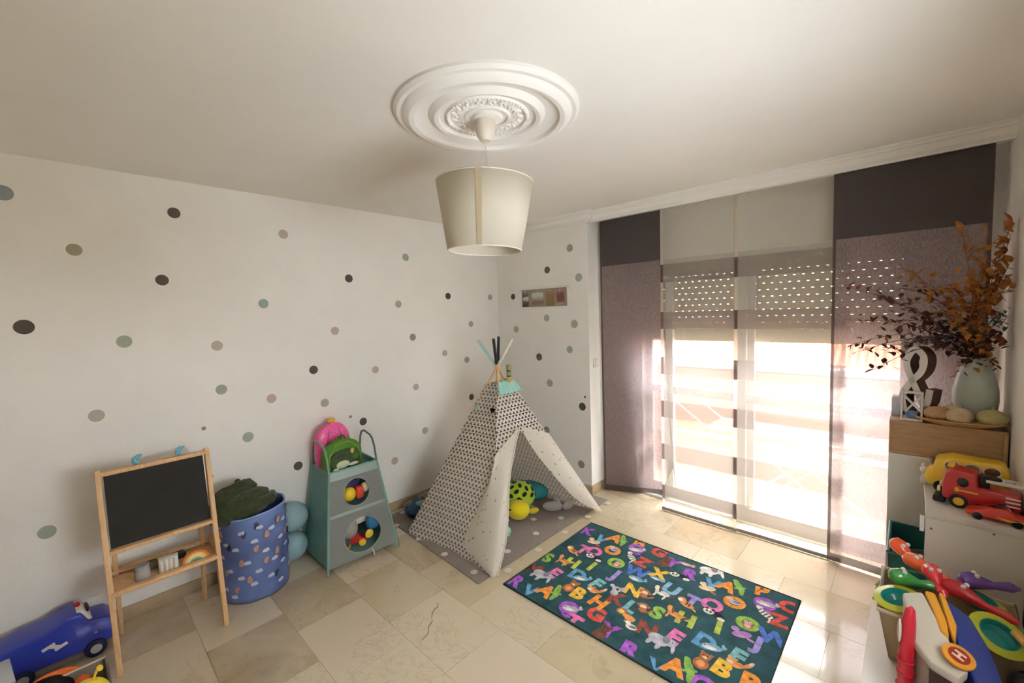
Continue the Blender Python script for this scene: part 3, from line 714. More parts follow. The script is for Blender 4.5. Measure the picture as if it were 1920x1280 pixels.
T_ = Matrix.Rotation(R(12), 4, 'Y')
B().lathe([(.055, .02), (.06, .035), (.082, .045), (.102, .035), (.108, .018), (.10, .004), (.075, 0), (.058, .006), (.055, .02)], 36, T_).build('rim', M('orange_foam', (236, 110, 52), .7), cap)
B().ell((.01, -.03, .035), (.085, .085, .05), T_, 24, 12).build('dome', M('black_felt', (26, 25, 24), .95, .1), cap)
bal = thing('balloon', (-2.3, -.045, .13), 'small yellow balloon with a knot in the taupe bin', 'balloon')
B().ell((0, 0, .075), (.07, .07, .075), None, 24, 14).build('skin', M('yellow_balloon', (232, 214, 40), .35, coat=.3), bal)
B().tube([(0, .02, .142), (.004, .026, .162), (.0, .034, .178), (.008, .042, .186)], [.008, .004, .006, .012], 10).build('knot', M('yellow_balloon_knot', (226, 186, 60), .4), bal)
fill = thing('plush_ball', (-2.28, -.29, .02), 'blue plush ball deep in the taupe bin', 'toy')
B().ell((0, 0, .085), (.085, .085, .085), None, 20, 12).build('ball', M('blue_plush', (92, 120, 150), .95), fill)
# ------------------------------------------------------------------ laundry basket with clouds
def basket_mat():
    m, nt, b = newmat('blue_cloud_cloth'); tc = nt.nodes.new('ShaderNodeTexCoord').outputs['Object']
    mp = nt.nodes.new('ShaderNodeMapping'); nt.links.new(tc, mp.inputs[0]); mp.inputs['Scale'].default_value = (1, 1, 1)
    f = noise(nt, mp.outputs[0], 5, 2); b.inputs['Roughness'].default_value = .5
    nt.links.new(ramp(nt, f, [(.35, lin((82, 96, 144))), (.6, lin((98, 120, 170)))]), b.inputs['Base Color']); return m
bk = thing('laundry_basket', (-2.955, .712, 0), 'blue cloud-patterned fabric laundry basket between easel and balloons', 'basket')
rb = .182
def bwall(u, v):
    t = 2*PI*u; r_ = rb*(1+.012*math.sin(5*t+4*v)+.01*math.sin(9*t-7*v))*(.985+.03*v)
    return (r_*math.cos(t), r_*math.sin(t), .004+.505*v+.012*math.cos(t-1.0)*v)
BKM = basket_mat()
B().grid(bwall, 64, 20, wrap=True).build('wall', BKM, bk, solid=.004)
B().lathe([(0, .004), (rb*.98, .004)], 40).build('base', BKM, bk)
B().tube([bwall(k/48, 1) for k in range(48)], .006, 8, closed=True).build('rim', M('rim_cloth', (120, 146, 200), .5), bk)
def patch(t, z, sx, sz, pts, mat, name):
    q = B(); r_ = rb*1.045+.003
    for (cx, cz, a, h_) in pts:
        o = len(q.v); n = 14; vs = []
        for k in range(n):
            p_ = 2*PI*k/n; uu = (cx+a*math.cos(p_))*sx; vv = z+(cz+h_*math.sin(p_))*sz; tt = t+uu/r_
            vs.append((r_*math.cos(tt), r_*math.sin(tt), vv))
        q.add(vs, [tuple(range(n))]); r_ += .0004
    return q.build(name, mat, bk, smooth=0)
CW = M('cloud_print', (190, 196, 212), .6); TAN = M('tan_print', (176, 138, 118), .6); NAV = M('navy_print', (52, 56, 82), .6)
cl_pts = [(0, 0, 1, .35), (-.4, .25, .45, .4), (.25, .35, .55, .45)]
rp = random.Random(11)
for k in range(40):
    t = R(-120+5.6*k+rp.uniform(-2, 2)); z = .04+.43*((k*.618+rp.uniform(-.05, .05)) % 1)
    q = patch(t, z, .021, .021, cl_pts, CW, 'cloud_patch')
for k in range(30):
    t = R(-120+7.6*k+rp.uniform(-3, 3)); z = .05+.40*((k*.382+.3+rp.uniform(-.05, .05)) % 1)
    patch(t, z, .017, .02, [(0, 0, .9, .8), (0, .8, .6, .6)] if k % 2 else [(0, 0, .7, .9), (.5, .6, .5, .5)], TAN if k % 3 else NAV, 'colour_patch')
# green plush hood on top of the basket
gp = thing('plush_costume', (-2.97, .67, .49), 'dark green knitted costume heaped on top of the blue basket', 'costume', R(10))
GRN = M('dark_green_knit', (58, 66, 44), .95, .1, var=.25, vscale=40, bump=.6, bscale=160, sheen=.2)
def lump(p_, t_): return 1+.05*math.sin(3*t_+2*p_)+.03*math.sin(7*t_+1)
B().ell((0, -.02, .045), (.155, .165, .095), None, 32, 18, rot=(R(8), 0, R(10)), lump=lump).build('body', GRN, gp)
b = B(); b.ell((-.01, -.05, .10), (.10, .125, .075), None, 26, 14, rot=(R(14), 0, 0), lump=lambda p_, t_: 1+.04*math.sin(4*t_)); b.build('hood', GRN, gp)
b = B(); b.tube([(.03, -.10, .15), (.025, -.03, .178), (.01, .04, .168), (.0, .085, .135)], [.012, .026, .028, .012], 14); b.build('fold', GRN, gp)
b = B(); b.tube([(.06, -.11, .10), (.09, -.02, .125), (.085, .06, .12), (.05, .12, .10)], [.02, .03, .032, .02], 14); b.build('fold', GRN, gp)
b = B(); b.tube([(.10, -.08, .05), (.135, .02, .065), (.12, .11, .07), (.05, .155, .065)], [.03, .035, .034, .025], 14); b.build('sleeve', GRN, gp)
for k in range(3): B().ell((.0, -.015+.035*k, .195-.014*k), (.015, .016, .016), None, 10, 8).build('ridge_spike', GRN, gp)
# balloons
BB = M('pale_blue_balloon', (150, 180, 188), .4, .4, coat=.1)
for (y, z, lb) in ((.968, .101, 'pale blue round balloon resting on the floor beside the teal organizer'), (.984, .302, 'pale blue round balloon sitting on top of another between basket and organizer')):
    t = thing('balloon', (-3.08, y, z-.1), lb, 'balloon', group='pale blue balloons')
    B().ell((0, 0, .1), (.1, .1, .1), None, 28, 18).build('skin', BB, t); B().cyl((-.02, -.09, .06), (-.024, -.106, .05), .004, .009, 10).build('knot', BB, t)

# ------------------------------------------------------------------ teal toy organizer
og = thing('toy_organizer', (0, 0, 0), 'teal fabric toy organizer with two round mesh openings and handles', 'organizer')
TEAL = M('teal_cloth', (112, 150, 142), .7, .2, var=.06, vscale=25); TPIPE = M('teal_pipe', (120, 160, 150), .5)
MESHM = cloth('grey_mesh_net', (168, 172, 166), .18, .3)
FB = [Vector((-2.70, 1.05, .035)), Vector((-2.665, 1.535, .035))]; FT = [Vector((-2.852, 1.158, .606)), Vector((-2.846, 1.506, .606))]
BBk = [Vector((-3.13, 1.06, .035)), Vector((-3.12, 1.55, .035))]; BT = [Vector((-3.15, 1.165, .606)), Vector((-3.14, 1.52, .606))]
def front(u, v): return (FB[0]*(1-u)+FB[1]*u)*(1-v)+(FT[0]*(1-u)+FT[1]*u)*v
b = B(); b.add([FB[0], BBk[0], BT[0], FT[0]], [(0, 1, 2, 3)]); b.build('side_panel', TEAL, og, smooth=0, solid=.004)
b = B(); b.add([FB[1], BBk[1], BT[1], FT[1]], [(0, 1, 2, 3)]); b.build('side_panel', TEAL, og, smooth=0, solid=.004)
b = B(); b.add([BBk[0], BBk[1], BT[1], BT[0]], [(0, 1, 2, 3)]); b.build('back_panel', TEAL, og, smooth=0, solid=.004)
for zf in (.02, .52): # shelf cloths
    b = B(); k = (zf*.6)/.571
    q = [FB[0].lerp(FT[0], zf), FB[1].lerp(FT[1], zf), BBk[1].lerp(BT[1], zf), BBk[0].lerp(BT[0], zf)]; b.add(q, [(0, 1, 2, 3)]); b.build('shelf_cloth', TEAL, og, smooth=0, solid=.004)
q = [FB[0].lerp(FT[0], .93), FB[1].lerp(FT[1], .93), BBk[1].lerp(BT[1], .93), BBk[0].lerp(BT[0], .93)]; b = B(); b.add(q, [(0, 1, 2, 3)]); b.build('top_tray', TEAL, og, smooth=0, solid=.004)
HOLE = []
for (v0, v1, cu, cv, ru, rv) in ((.0, .50, .52, .235, .285, .19), (.53, .90, .50, .715, .24, .155)):
    b = B(); n = 48
    def rect(t):
        c_, s_ = math.cos(t), math.sin(t); k = 1/max(abs(c_), abs(s_)); return (.5+.5*c_*k, (v0+v1)/2+(v1-v0)/2*s_*k)
    outer = [front(*rect(2*PI*k/n)) for k in range(n)]; inner = [front(cu+ru*math.cos(2*PI*k/n), cv+rv*math.sin(2*PI*k/n)) for k in range(n)]
    b.add(outer+inner, [(k, (k+1) % n, n+(k+1) % n, n+k) for k in range(n)]); b.build('mesh_front', MESHM, og, smooth=0)
    B().tube(inner, .004, 8, closed=True).build('opening_rim', M('grey_binding', (150, 160, 154), .7), og); HOLE.append((cu, cv))
for (v0, v1) in ((.50, .53), (.90, 1.0)):
    b = B(); b.add([front(0, v0), front(1, v0), front(1, v1), front(0, v1)], [(0, 1, 2, 3)]); b.build('front_strip', M('pale_teal_strip', (158, 176, 168), .7), og, smooth=0, solid=.004)
for i in (0, 1):
    B().cyl(FB[i]-(FT[i]-FB[i])*.06, FT[i], .008, n=10).build('post', TPIPE, og)
    B().cyl(BBk[i]-(BT[i]-BBk[i])*.06, BT[i], .008, n=10).build('post', TPIPE, og)
    f_, b_ = FT[i], BT[i]; u_ = Vector((0, 0, 1))
    pts = [f_, f_.lerp(b_, .08)+u_*.10, f_.lerp(b_, .18)+u_*.155, f_.lerp(b_, .30)+u_*.175, f_.lerp(b_, .62)+u_*.19, f_.lerp(b_, .78)+u_*.175, f_.lerp(b_, .88)+u_*.13, f_.lerp(b_, .97)+u_*.0]
    B().tube(pts, .007, 10).build('handle', TPIPE if i == 0 else M('dark_teal_pipe', (84, 104, 98), .5), og)
for (a, c) in ((FT[0], FT[1]), (BT[0], BT[1]), (FT[0], BT[0]), (FT[1], BT[1])): B().cyl(a, c, .006, n=8).build('top_bar', TPIPE, og)
tgp = front(.62, .045); B().tube([tgp+Vector((.006, 0, 0)), tgp+Vector((.018, .004, -.02)), tgp+Vector((.02, .006, -.045))], .005, 6).build('pull_tab', M('cream_tab', (214, 206, 190), .8), og)
# toys behind the openings
def ball(name, c, r, rgb, label, cat='toy', mat=None, **kw):
    o = B().ell((0, 0, r[2] if isinstance(r, tuple) else r), r if isinstance(r, tuple) else (r, r, r), None, 20, 12, **kw).build(name, mat or M('toy_%d_%d_%d' % rgb, rgb, .45, .5), loc=(c[0], c[1], c[2]-(r[2] if isinstance(r, tuple) else r)))
    return tag(o, label, cat)
u1 = front(.5, .70); u2 = front(.52, .22)
ball('toy_ball', u1+Vector((-.055, -.035, -.015)), .05, (232, 196, 40), 'yellow ball in the upper opening of the organizer')
ball('toy_block', u1+Vector((-.05, .04, -.02)), (.03, .03, .045), (206, 66, 40), 'red-orange toy beside the yellow ball in the organizer', pw=.6)
ball('plush_toy', u1+Vector((-.10, -.02, .05)), (.05, .09, .035), (44, 46, 92), 'navy blue plush toy above the yellow ball in the organizer')
ball('plush_toy', u1+Vector((-.05, .085, .0)), (.03, .03, .035), (214, 190, 160), 'beige plush toy at the right of the upper organizer opening')
ball('plush_toy', u1+Vector((-.13, .03, .055)), (.05, .06, .04), (150, 52, 84), 'crimson plush toy at the back of the upper organizer opening')
tcar = thing('toy_car', u2+Vector((-.10, -.02, -.098)), 'red toy car with yellow wheel in the lower organizer opening', 'toy car', R(70))
b = B(); b.prism([(-.08, .02), (.08, .02), (.085, .05), (.04, .06), (.02, .1), (-.04, .1), (-.06, .06), (-.085, .055)], .07, Matrix.Translation((0, .035, 0)) @ Matrix.Rotation(PI/2, 4, 'X')); b.build('body', M('red_toy', (176, 34, 40), .35), tcar, bevel=.006)
for x in (-.05, .05):
    B().cyl((x, -.048, .024), (x, -.03, .024), .024, n=18).build('wheel', M('toy_yellow', (228, 184, 44), .4), tcar, bevel=.004); B().cyl((x, .03, .024), (x, .048, .024), .024, n=18).build('wheel', M('toy_yellow', (228, 184, 44), .4), tcar, bevel=.004)
ball('toy_block', u2+Vector((-.055, .10, .05)), (.035, .045, .06), (46, 112, 160), 'blue rounded toy in the lower organizer opening', pw=.7)
ball('toy_ring', u2+Vector((-.022, .055, -.02)), (.014, .03, .03), (222, 190, 60), 'yellow toy wheel in the lower organizer opening')
ball('plush_toy', u2+Vector((-.07, -.06, .045)), (.04, .055, .07), (160, 156, 148), 'grey plush toy on the left of the lower organizer opening')
ball('plush_toy', u2+Vector((-.10, -.10, -.05)), (.05, .05, .05), (92, 92, 94), 'dark grey plush toy low in the lower organizer opening')
bookb = B().box((0, 0, 0), (.012, .14, .05)); put('picture_book', bookb, M('cream_cover', (206, 200, 184), .6), u2+Vector((-.085, .03, .075)), 'cream picture book slanted in the lower organizer opening', 'book', R(6), bevel=.002)
# backpacks on the organizer
def pack(name, loc, w_, h_, d_, mat, label, rz):
    t = thing(name, loc, label, 'backpack', rz)
    def sh(u, v):
        a = 2*PI*u; wv = w_/2*(1-.0*v)*(1 if v < .55 else math.sqrt(max(0.0, 1-((v-.55)/.45)**2)))
        dv = d_/2*(1 if v < .6 else math.sqrt(max(0.0, 1-((v-.6)/.4)**2*.9)))
        e = lambda x: math.copysign(abs(x)**.6, x)
        k = .92+.08*min(1, v*6)
        return (dv*e(math.cos(a))*k, wv*e(math.sin(a))*k+1e-5*math.sin(a), h_*v)
    b_ = B().grid(sh, 36, 18, wrap=True); b_.build('body', mat, t); return t
PK = M('pink_glitter', (222, 84, 150), .4, .5, var=.35, vscale=120, coat=.3); GB = M('green_canvas', (84, 130, 48), .7, .2, var=.15, vscale=30); GD = M('dark_green_canvas', (52, 76, 40), .7)
pp = pack('backpack', (-3.065, 1.285, .57), .26, .335, .09, PK, 'pink glitter backpack with a yellow pompom behind the green one', R(6))
B().ell((0, 0, .345), (.022, .03, .018), None, 14, 10, lump=lambda p_, t_: 1+.12*math.sin(7*t_)*math.cos(5*p_)).build('pompom', M('yellow_plush', (230, 180, 56), .9), pp)
for y in (-.06, .05): B().tube([(.051, y*1.2, .06), (.054, y*1.1, .2), (.03, y*.6, .29)], .005, 6).build('seam', M('dark_pink', (178, 52, 112), .5), pp)
gk = pack('backpack', (-2.955, 1.30, .57), .29, .225, .09, GB, 'green backpack with a printed crocodile front standing on the organizer', R(4))
B().ell((.045, 0, .085), (.022, .115, .075), None, 24, 12, pw=.8).build('front_pocket', GD, gk)
for (y, z, a, h2, m_) in ((-.03, .06, .05, .028, (196, 206, 170)), (.05, .045, .04, .012, (226, 224, 210)), (-.08, .035, .025, .01, (216, 220, 206)), (.045, .14, .014, .02, (206, 170, 90)), (-.04, .12, .03, .014, (36, 54, 34)), (.07, .095, .03, .02, (60, 104, 48))):
    B().ell((.066-.12*abs(y)**1.5, y, z), (.006, a, h2), None, 14, 8).build('print', M('pack_%d%d' % (m_[0], m_[2]), m_, .6), gk)
B().tube([(.045, -.125, .03), (.05, -.115, .14), (.04, -.06, .2), (.04, .03, .21), (.05, .1, .15), (.045, .125, .05)], .005, 8).build('zip', M('zip_green', (120, 160, 60), .5), gk)
B().tube([(0, -.03, .222), (0, -.02, .245), (0, .02, .245), (0, .03, .222)], .006, 8).build('grab_loop', GD, gk)
tf_ = B(); 
for k in range(4): tf_.add([(.0, -.085+.04*k, .205+.012*(k in (1, 2))), (.0, -.045+.04*k, .205+.012*(k in (1, 2))), (0, -.065+.04*k, .24+.012*(k in (1, 2))), (.012, -.065+.04*k, .205)], [(0, 1, 2), (0, 2, 3), (1, 3, 2), (0, 3, 1)])
tf_.build('spikes', M('olive_felt', (104, 132, 60), .9), gk, smooth=0)

# ------------------------------------------------------------------ grey dotted rug under the teepee
RG = M('taupe_rug', (136, 126, 118), .95, .1, var=.10, vscale=60, bump=.5, bscale=300)
gr = thing('rug', (0, 0, 0), 'grey-brown rug with white dots under the teepee', 'rug')
b = B(); b.hexa([(-3.12, 1.70, 0), (-1.895, 1.625, 0), (-1.885, 3.13, 0), (-3.11, 3.135, 0)], [(-3.12, 1.70, .009), (-1.895, 1.625, .009), (-1.885, 3.13, .009), (-3.11, 3.135, .009)]); b.build('pile', RG, gr, bevel=.003)
RD = M('white_dot_pile', (206, 198, 186), .95); dm = None
for i in range(-1, 9):
    for j in range(0, 11):
        if (i+j) % 2: continue
        x, y = -2.0-.154*i, 1.685+.154*j
        if not (-3.09 < x < -1.92 and 1.70 < y < 3.1 or (x > -2.95 and y > 1.68 and y < 3.1)): continue
        if dm is None: o = B().lathe([(0, 0), (.024, 0), (.024, .0012), (0, .0012)], 20).build('rug_dot', RD, gr, smooth=0); dm = o; o.location = (x, y, .0088)
        else: copy(dm, parent=gr, loc=(x, y, .0088))

# ------------------------------------------------------------------ teepee
tp_ = thing('play_teepee', (0, 0, .01), 'white cotton play teepee printed with black triangles, door flaps folded open', 'play tent')
cF, cR, cL, cB, cA = [Vector(q) for q in ((-1.87, 1.73, 0), (-1.82, 2.90, 0), (-2.75, 1.67, 0), (-2.77, 2.85, 0), (-2.325, 2.28, 1.22))]
cAf = cA+Vector((0, 0, .055)); TOP = .87
ctr = Vector((-2.32, 2.28, .4))
def face(a, c, vb, sag=.03, flip=False):
    b_ = B(); wdt = (c-a).length; sl2 = ((a+c)/2-cAf).length
    def P(u, v):
        v = vb(u)+(TOP-vb(u))*v
        q = (a.lerp(c, u)).lerp(cAf, v); n = (ctr-q); n.z = 0
        if n.length > 1e-4: n.normalize()
        s_ = math.sin(PI*u)*(1-v)
        q += n*sag*s_*(.6+.4*math.cos(v*9)); 
        if v < .03: q.z += .012*math.sin(PI*u)+.006*math.sin(u*26)
        return q
    def U(u, v):
        v = vb(u)+(TOP-vb(u))*v
        return ((u-.5)*wdt*(1-v)+5, sl2*v)
    return b_.grid(P, 24, 26, U)
face(cL, cF, lambda u: 0).build('side_cloth', TRI, tp_, smooth=60)
face(cB, cL, lambda u: 0).build('side_cloth', TRI, tp_, smooth=60)
face(cR, cB, lambda u: 0).build('side_cloth', TRI, tp_, smooth=60)
uO, vO, vF, vR = .383, .612, .47, .512
face(cF, cR, lambda u: vF+(vO-vF)*(u/uO)**1.3 if u < uO else vO+(vR-vO)*((u-uO)/(1-uO)), sag=.012).build('front_cloth', TRI, tp_, smooth=60)
def cat(pts, t):
    n = len(pts)-1; x = min(t*n, n-1e-6); i = int(x); f = x-i
    p0, p1, p2, p3 = pts[max(i-1, 0)], pts[i], pts[i+1], pts[min(i+2, n)]
    return .5*((2*p1)+(p2-p0)*f+(2*p0-5*p1+4*p2-p3)*f*f+(3*p1-p0-3*p2+p3)*f*f*f)
V = lambda *q: Vector(q)
def pole(z, off=(0, 0)): q = cF.lerp(cAf, z/1.275); return q+V(off[0], off[1], 0)
lcv = [V(-2.059, 2.0, .62), V(-2.118, 1.872, .37), V(-2.16, 1.745, .115), V(-2.005, 1.718, .05), V(-1.868, 1.71, .012)]
rcv = [V(-2.140, 2.31, .79), V(-2.085, 2.185, .66), V(-2.012, 2.045, .48), V(-1.895, 1.88, .19), V(-1.848, 1.745, .01)]
pcv = [pole(.66, (.02, -.01)), pole(.52, (.028, -.02)), pole(.32, (.03, -.025)), pole(.12, (.028, -.025)), pole(.008, (.02, -.02))]
def flapL(u, v):
    a, m_, c = cat(lcv, v), cat(pcv, v), cat(rcv, v)
    q = a*(2*(u-.5)*(u-1))+m_*(4*u*(1-u))+c*(2*u*(u-.5))
    return q+V(.006*math.sin(u*9+v*5), -.004*math.sin(v*11+u*3), 0)*math.sin(PI*u)
B().grid(flapL, 18, 30, lambda u, v: (u*.32, v*.8)).build('door_flap', DOTS, tp_, smooth=60)
ocv = [cR.lerp(cAf, q)+V(.012, .012, 0) for q in (.535, .40, .22, .09, .0)]
icv = [V(-2.145, 2.315, .785), V(-2.062, 2.40, .57), V(-1.93, 2.59, .26), V(-1.87, 2.72, .12), V(-1.815, 2.88, .012)]
def flapR(u, v):
    a, c = cat(icv, v), cat(ocv, v); q = a.lerp(c, u)
    return q+V(.03, 0, .0)*math.sin(PI*u)*math.sin(PI*min(1, v+.1))
B().grid(flapR, 12, 26, lambda u, v: (u*.25+1, v*.8)).build('door_flap', DOTS, tp_, smooth=60)
# bead of gathered cloth along the fold
B().tube([cat(rcv, k/14)+V(.004, 0, 0) for k in range(15)], .006, 8).build('flap_fold', DOTS, tp_)
PT = {'mint': M('mint_paint', (156, 196, 192), .5), 'black': M('black_paint', (38, 40, 46), .5), 'white': M('cream_paint', (214, 208, 192), .5)}
for c, col, o_ in ((cF, 'black', (.012, -.01)), (cR, 'mint', (-.012, .012)), (cL, 'white', (0, -.018)), (cB, 'black', (-.016, .008))):
    d = (cA-c); off = V(o_[0], o_[1], 0); e = cA+d*.19*(1.02 if col == 'black' else .96)+off; k1 = cA+d*.03+off
    c = c+(V(ctr.x, ctr.y, 0)-c)*.05; B().cyl(c+V(0, 0, .012), k1, .0105, n=12).build('pole', PINE, tp_); B().cyl(k1, e, .0115, n=12).build('pole_tip', PT[col], tp_, bevel=.002)
B().tube([cA+V(.035*math.cos(2*PI*k/16), .035*math.sin(2*PI*k/16), -.115) for k in range(16)], .004, 6, closed=True).build('drawstring', M('cream_string', (214, 204, 184), .9), tp_)
# mint fringe and felt garland at the top of the front
fr = B(); eF, eR = cF.lerp(cA, .85), cR.lerp(cA, .85)
fr.grid(lambda u, v: (cF.lerp(cAf, .885-.07*v)).lerp(cR.lerp(cAf, .885-.07*v), -.05+1.15*u)+V(.018+.008*math.sin(u*28)+.014*v, 0, 0), 40, 3); fr.build('mint_fringe', M('mint_felt', (160, 206, 194), .9), tp_, smooth=60)
od = thing('bead_ornament', (-2.262, 2.335, 1.125), 'striped olive and black bead ornament perched on top of the teepee', 'ornament')
z = 0
for r_, h_, c in ((.034, .024, (190, 150, 70)), (.016, .012, (206, 216, 216)), (.017, .012, (36, 34, 34)), (.018, .03, (138, 146, 84)), (.018, .01, (36, 34, 34)), (.02, .045, (146, 150, 84))):
    B().lathe([(0, z), (r_*.9, z), (r_, z+h_*.3), (r_, z+h_*.7), (r_*.9, z+h_), (0, z+h_)], 14).build('bead', M('bead_%d_%d' % (c[0], c[2]), c, .5), od); z += h_
def star(c, r_, mat):
    pl = [(r_*(1 if k % 2 == 0 else .55)*math.sin(2*PI*k/10), r_*(1 if k % 2 == 0 else .55)*math.cos(2*PI*k/10)) for k in range(10)]
    nrm = (V(c[0], c[1], 0)-V(ctr.x, ctr.y, 0)).normalized()
    T_ = Matrix.Translation(c) @ nrm.to_track_quat('Z', 'Y').to_matrix().to_4x4()
    B().prism(pl, .006, T_).build('felt_star', mat, tp_, smooth=0)
star(cL.lerp(cF, .93).lerp(cAf, .735)+V(0, -.022, 0), .024, M('black_felt', (26, 25, 24), .95)); star(cL.lerp(cF, .25).lerp(cAf, .74)+V(0, -.022, 0), .026, M('mint_felt', (160, 206, 194), .9)); star(cF.lerp(cR, .45).lerp(cAf, .77)+V(.02, 0, 0), .022, M('beige_felt', (196, 180, 156), .9))
# ------------------------------------------------------------------ toys in the teepee
tt = thing('plush_turtle', (-2.30, 2.44, .01), 'plush turtle with lime spotted shell and yellow head inside the teepee', 'plush toy', R(40))
YEL = M('yellow_plush_fur', (222, 204, 30), .9, .1, sheen=.4); LIME = M('lime_plush', (172, 200, 52), .9, .1, sheen=.4); SPOT = M('dark_spot_plush', (36, 42, 34), .9)
T0 = Matrix.Identity(4)
B().ell((-.0, -.075, .075), (.092, .085, .075), None, 22, 14).build('head', YEL, tt)
B().ell((.0, .075, .13), (.135, .125, .115), None, 26, 14).build('shell', LIME, tt)
for k in range(26):
    ph = math.asin(.04+.94*(k+.5)/26); t_ = 2.4*k; n_ = V(math.cos(ph)*math.cos(t_), math.cos(ph)*math.sin(t_), math.sin(ph))
    c_ = V(.135*n_.x, .075+.125*n_.y, .13+.115*n_.z)
    q = B().ell((0, 0, 0), (.024, .016, .004), c_ and Matrix.Translation(c_) @ n_.to_track_quat('Z', 'Y').to_matrix().to_4x4() @ Matrix.Rotation(k*1.3, 4, 'Z'), 10, 6); q.build('spot', SPOT, tt)
for x in (-.1, .1): B().ell((x*1.2, .0, .03), (.05, .03, .022), None, 14, 8, rot=(0, 0, x*6)).build('flipper', YEL, tt)
for x in (-.06, .04): B().ell((x, -.135, .10), (.014, .006, .007), None, 10, 6).build('eye', SPOT, tt)
cu = thing('cushion', (-2.46, 2.715, .0105), 'teal cushion lying behind the plush turtle in the teepee', 'cushion', R(35))
B().ell((0, 0, .07), (.20, .10, .07), None, 24, 12, pw=.7).build('cover', M('teal_velvet', (44, 130, 132), .8, var=.2, vscale=14), cu)
B().tube([(.20*math.cos(2*PI*k/32)*.9, .10*math.sin(2*PI*k/32)*.9, .07) for k in range(32)], .005, 6, closed=True).build('piping', M('dark_teal', (28, 78, 84), .8), cu)
gf = thing('plush_tail', (-2.10, 2.71, .0105), 'grey plush whale tail poking out beside the teal cushion', 'plush toy', R(-30))
GP = M('grey_plush', (158, 150, 144), .95, .1, sheen=.4)
B().tube([(-.10, .02, .05), (-.03, 0, .05), (.02, -.01, .05)], [.035, .028, .022], 12).build('stem', GP, gf)
B().ell((.045, -.07, .06), (.03, .085, .04), None, 16, 10, rot=(0, 0, R(-20))).build('fluke', GP, gf); B().ell((.06, .065, .06), (.028, .075, .035), None, 16, 10, rot=(0, 0, R(32))).build('fluke', GP, gf)
gc = thing('plush_cushion', (-2.61, 2.45, .0105), 'round light grey plush cushion upright at the back of the teepee', 'cushion', R(40))
B().ell((0, 0, .15), (.06, .12, .15), None, 24, 14).build('cover', M('light_grey_plush', (176, 170, 164), .95), gc)
bl = B().ell((0, 0, .032), (.032, .032, .032), None, 20, 12).build('play_ball', M('mint_ball', (150, 206, 176), .4, .5), loc=(-2.15, 2.142, .0105)); tag(bl, 'small mint green ball at the mouth of the teepee', 'ball')
# grey hose toy and blue bundle left of the teepee
ho = thing('toy_hose', (-3.06, 1.95, .012), 'grey ribbed toy hose curling behind the teepee along the wall', 'hose')
pts = [V(-.02, .45, .04), V(-.03, .3, .05), V(-.03, .15, .06), V(-.02, .02, .06), V(-.012, -.05, .05), V(-.005, -.10, .04)]
pp_ = [cat(pts, k/60) for k in range(61)]
B().tube(pp_, [.026 if k % 2 else .021 for k in range(61)], 14).build('ribbed_hose', M('grey_hose', (140, 140, 140), .6), ho)
B().tube(pp_[34:44], .028, 12).build('dark_collar', M('dark_hose', (64, 70, 78), .7), ho)
bbn = thing('plush_bundle', (-2.93, 1.87, .01), 'dark blue and grey plush bundle beside the left foot of the teepee', 'plush toy', R(20))
B().ell((0, 0, .055), (.085, .075, .055), None, 20, 12, lump=lambda p_, t_: 1+.07*math.sin(4*t_+3*p_)).build('body', M('denim_plush', (56, 84, 112), .95, var=.3, vscale=30), bbn)
B().ell((.03, .02, .095), (.045, .04, .03), None, 14, 8).build('patch', M('pale_blue_plush', (130, 156, 170), .95), bbn)

# ------------------------------------------------------------------ alphabet rug
ar = thing('alphabet_rug', (0, 0, 0), 'dark teal play rug printed with colourful letters and animals', 'rug')
rx0_, ry1_, rl_, rw_ = -1.777, 2.703, 1.364, .975
def tealrug():
    m, nt, b_ = newmat('teal_rug_pile'); tc = nt.nodes.new('ShaderNodeTexCoord').outputs['Object']
    nt.links.new(ramp(nt, noise(nt, tc, 14, 4), [(.3, lin((38, 70, 76))), (.7, lin((56, 92, 96)))]), b_.inputs['Base Color']); b_.inputs['Roughness'].default_value = .9; b_.inputs['Specular IOR Level'].default_value = .15; return m
B().span((rx0_, ry1_-rw_, 0), (rx0_+rl_, ry1_, .006)).build('pile', tealrug(), ar, bevel=.002)
B().tube([(rx0_, ry1_-rw_, .004), (rx0_+rl_, ry1_-rw_, .004), (rx0_+rl_, ry1_, .004), (rx0_, ry1_, .004)], .005, 6, closed=True).build('border', M('dark_binding', (26, 34, 34), .9), ar)
def paint(name, rgb):
    if name in MATS: return MATS[name]
    m, nt, b_ = newmat(name); tc = nt.nodes.new('ShaderNodeTexCoord').outputs['Object']; c = lin(rgb)
    lo = tuple(x*.68 for x in c[:3])+(1,); hi = tuple(min(1, x*1.25+.04) for x in c[:3])+(1,)
    nt.links.new(ramp(nt, noise(nt, tc, 30, 3), [(.3, lo), (.68, hi)]), b_.inputs['Base Color']); b_.inputs['Roughness'].default_value = .9; b_.inputs['Specular IOR Level'].default_value = .15
    MATS[name] = m; return m
PC_ = {'purple': (160, 84, 190), 'blue': (92, 150, 190), 'orange': (224, 138, 50), 'pink': (222, 112, 170), 'red': (206, 74, 60), 'green': (140, 180, 70), 'lime': (176, 190, 80), 'brown': (140, 66, 48), 'lilac': (160, 140, 206), 'blue2': (74, 110, 190), 'yellow': (228, 180, 60), 'teal': (120, 178, 180), 'lblue': (140, 180, 206)}
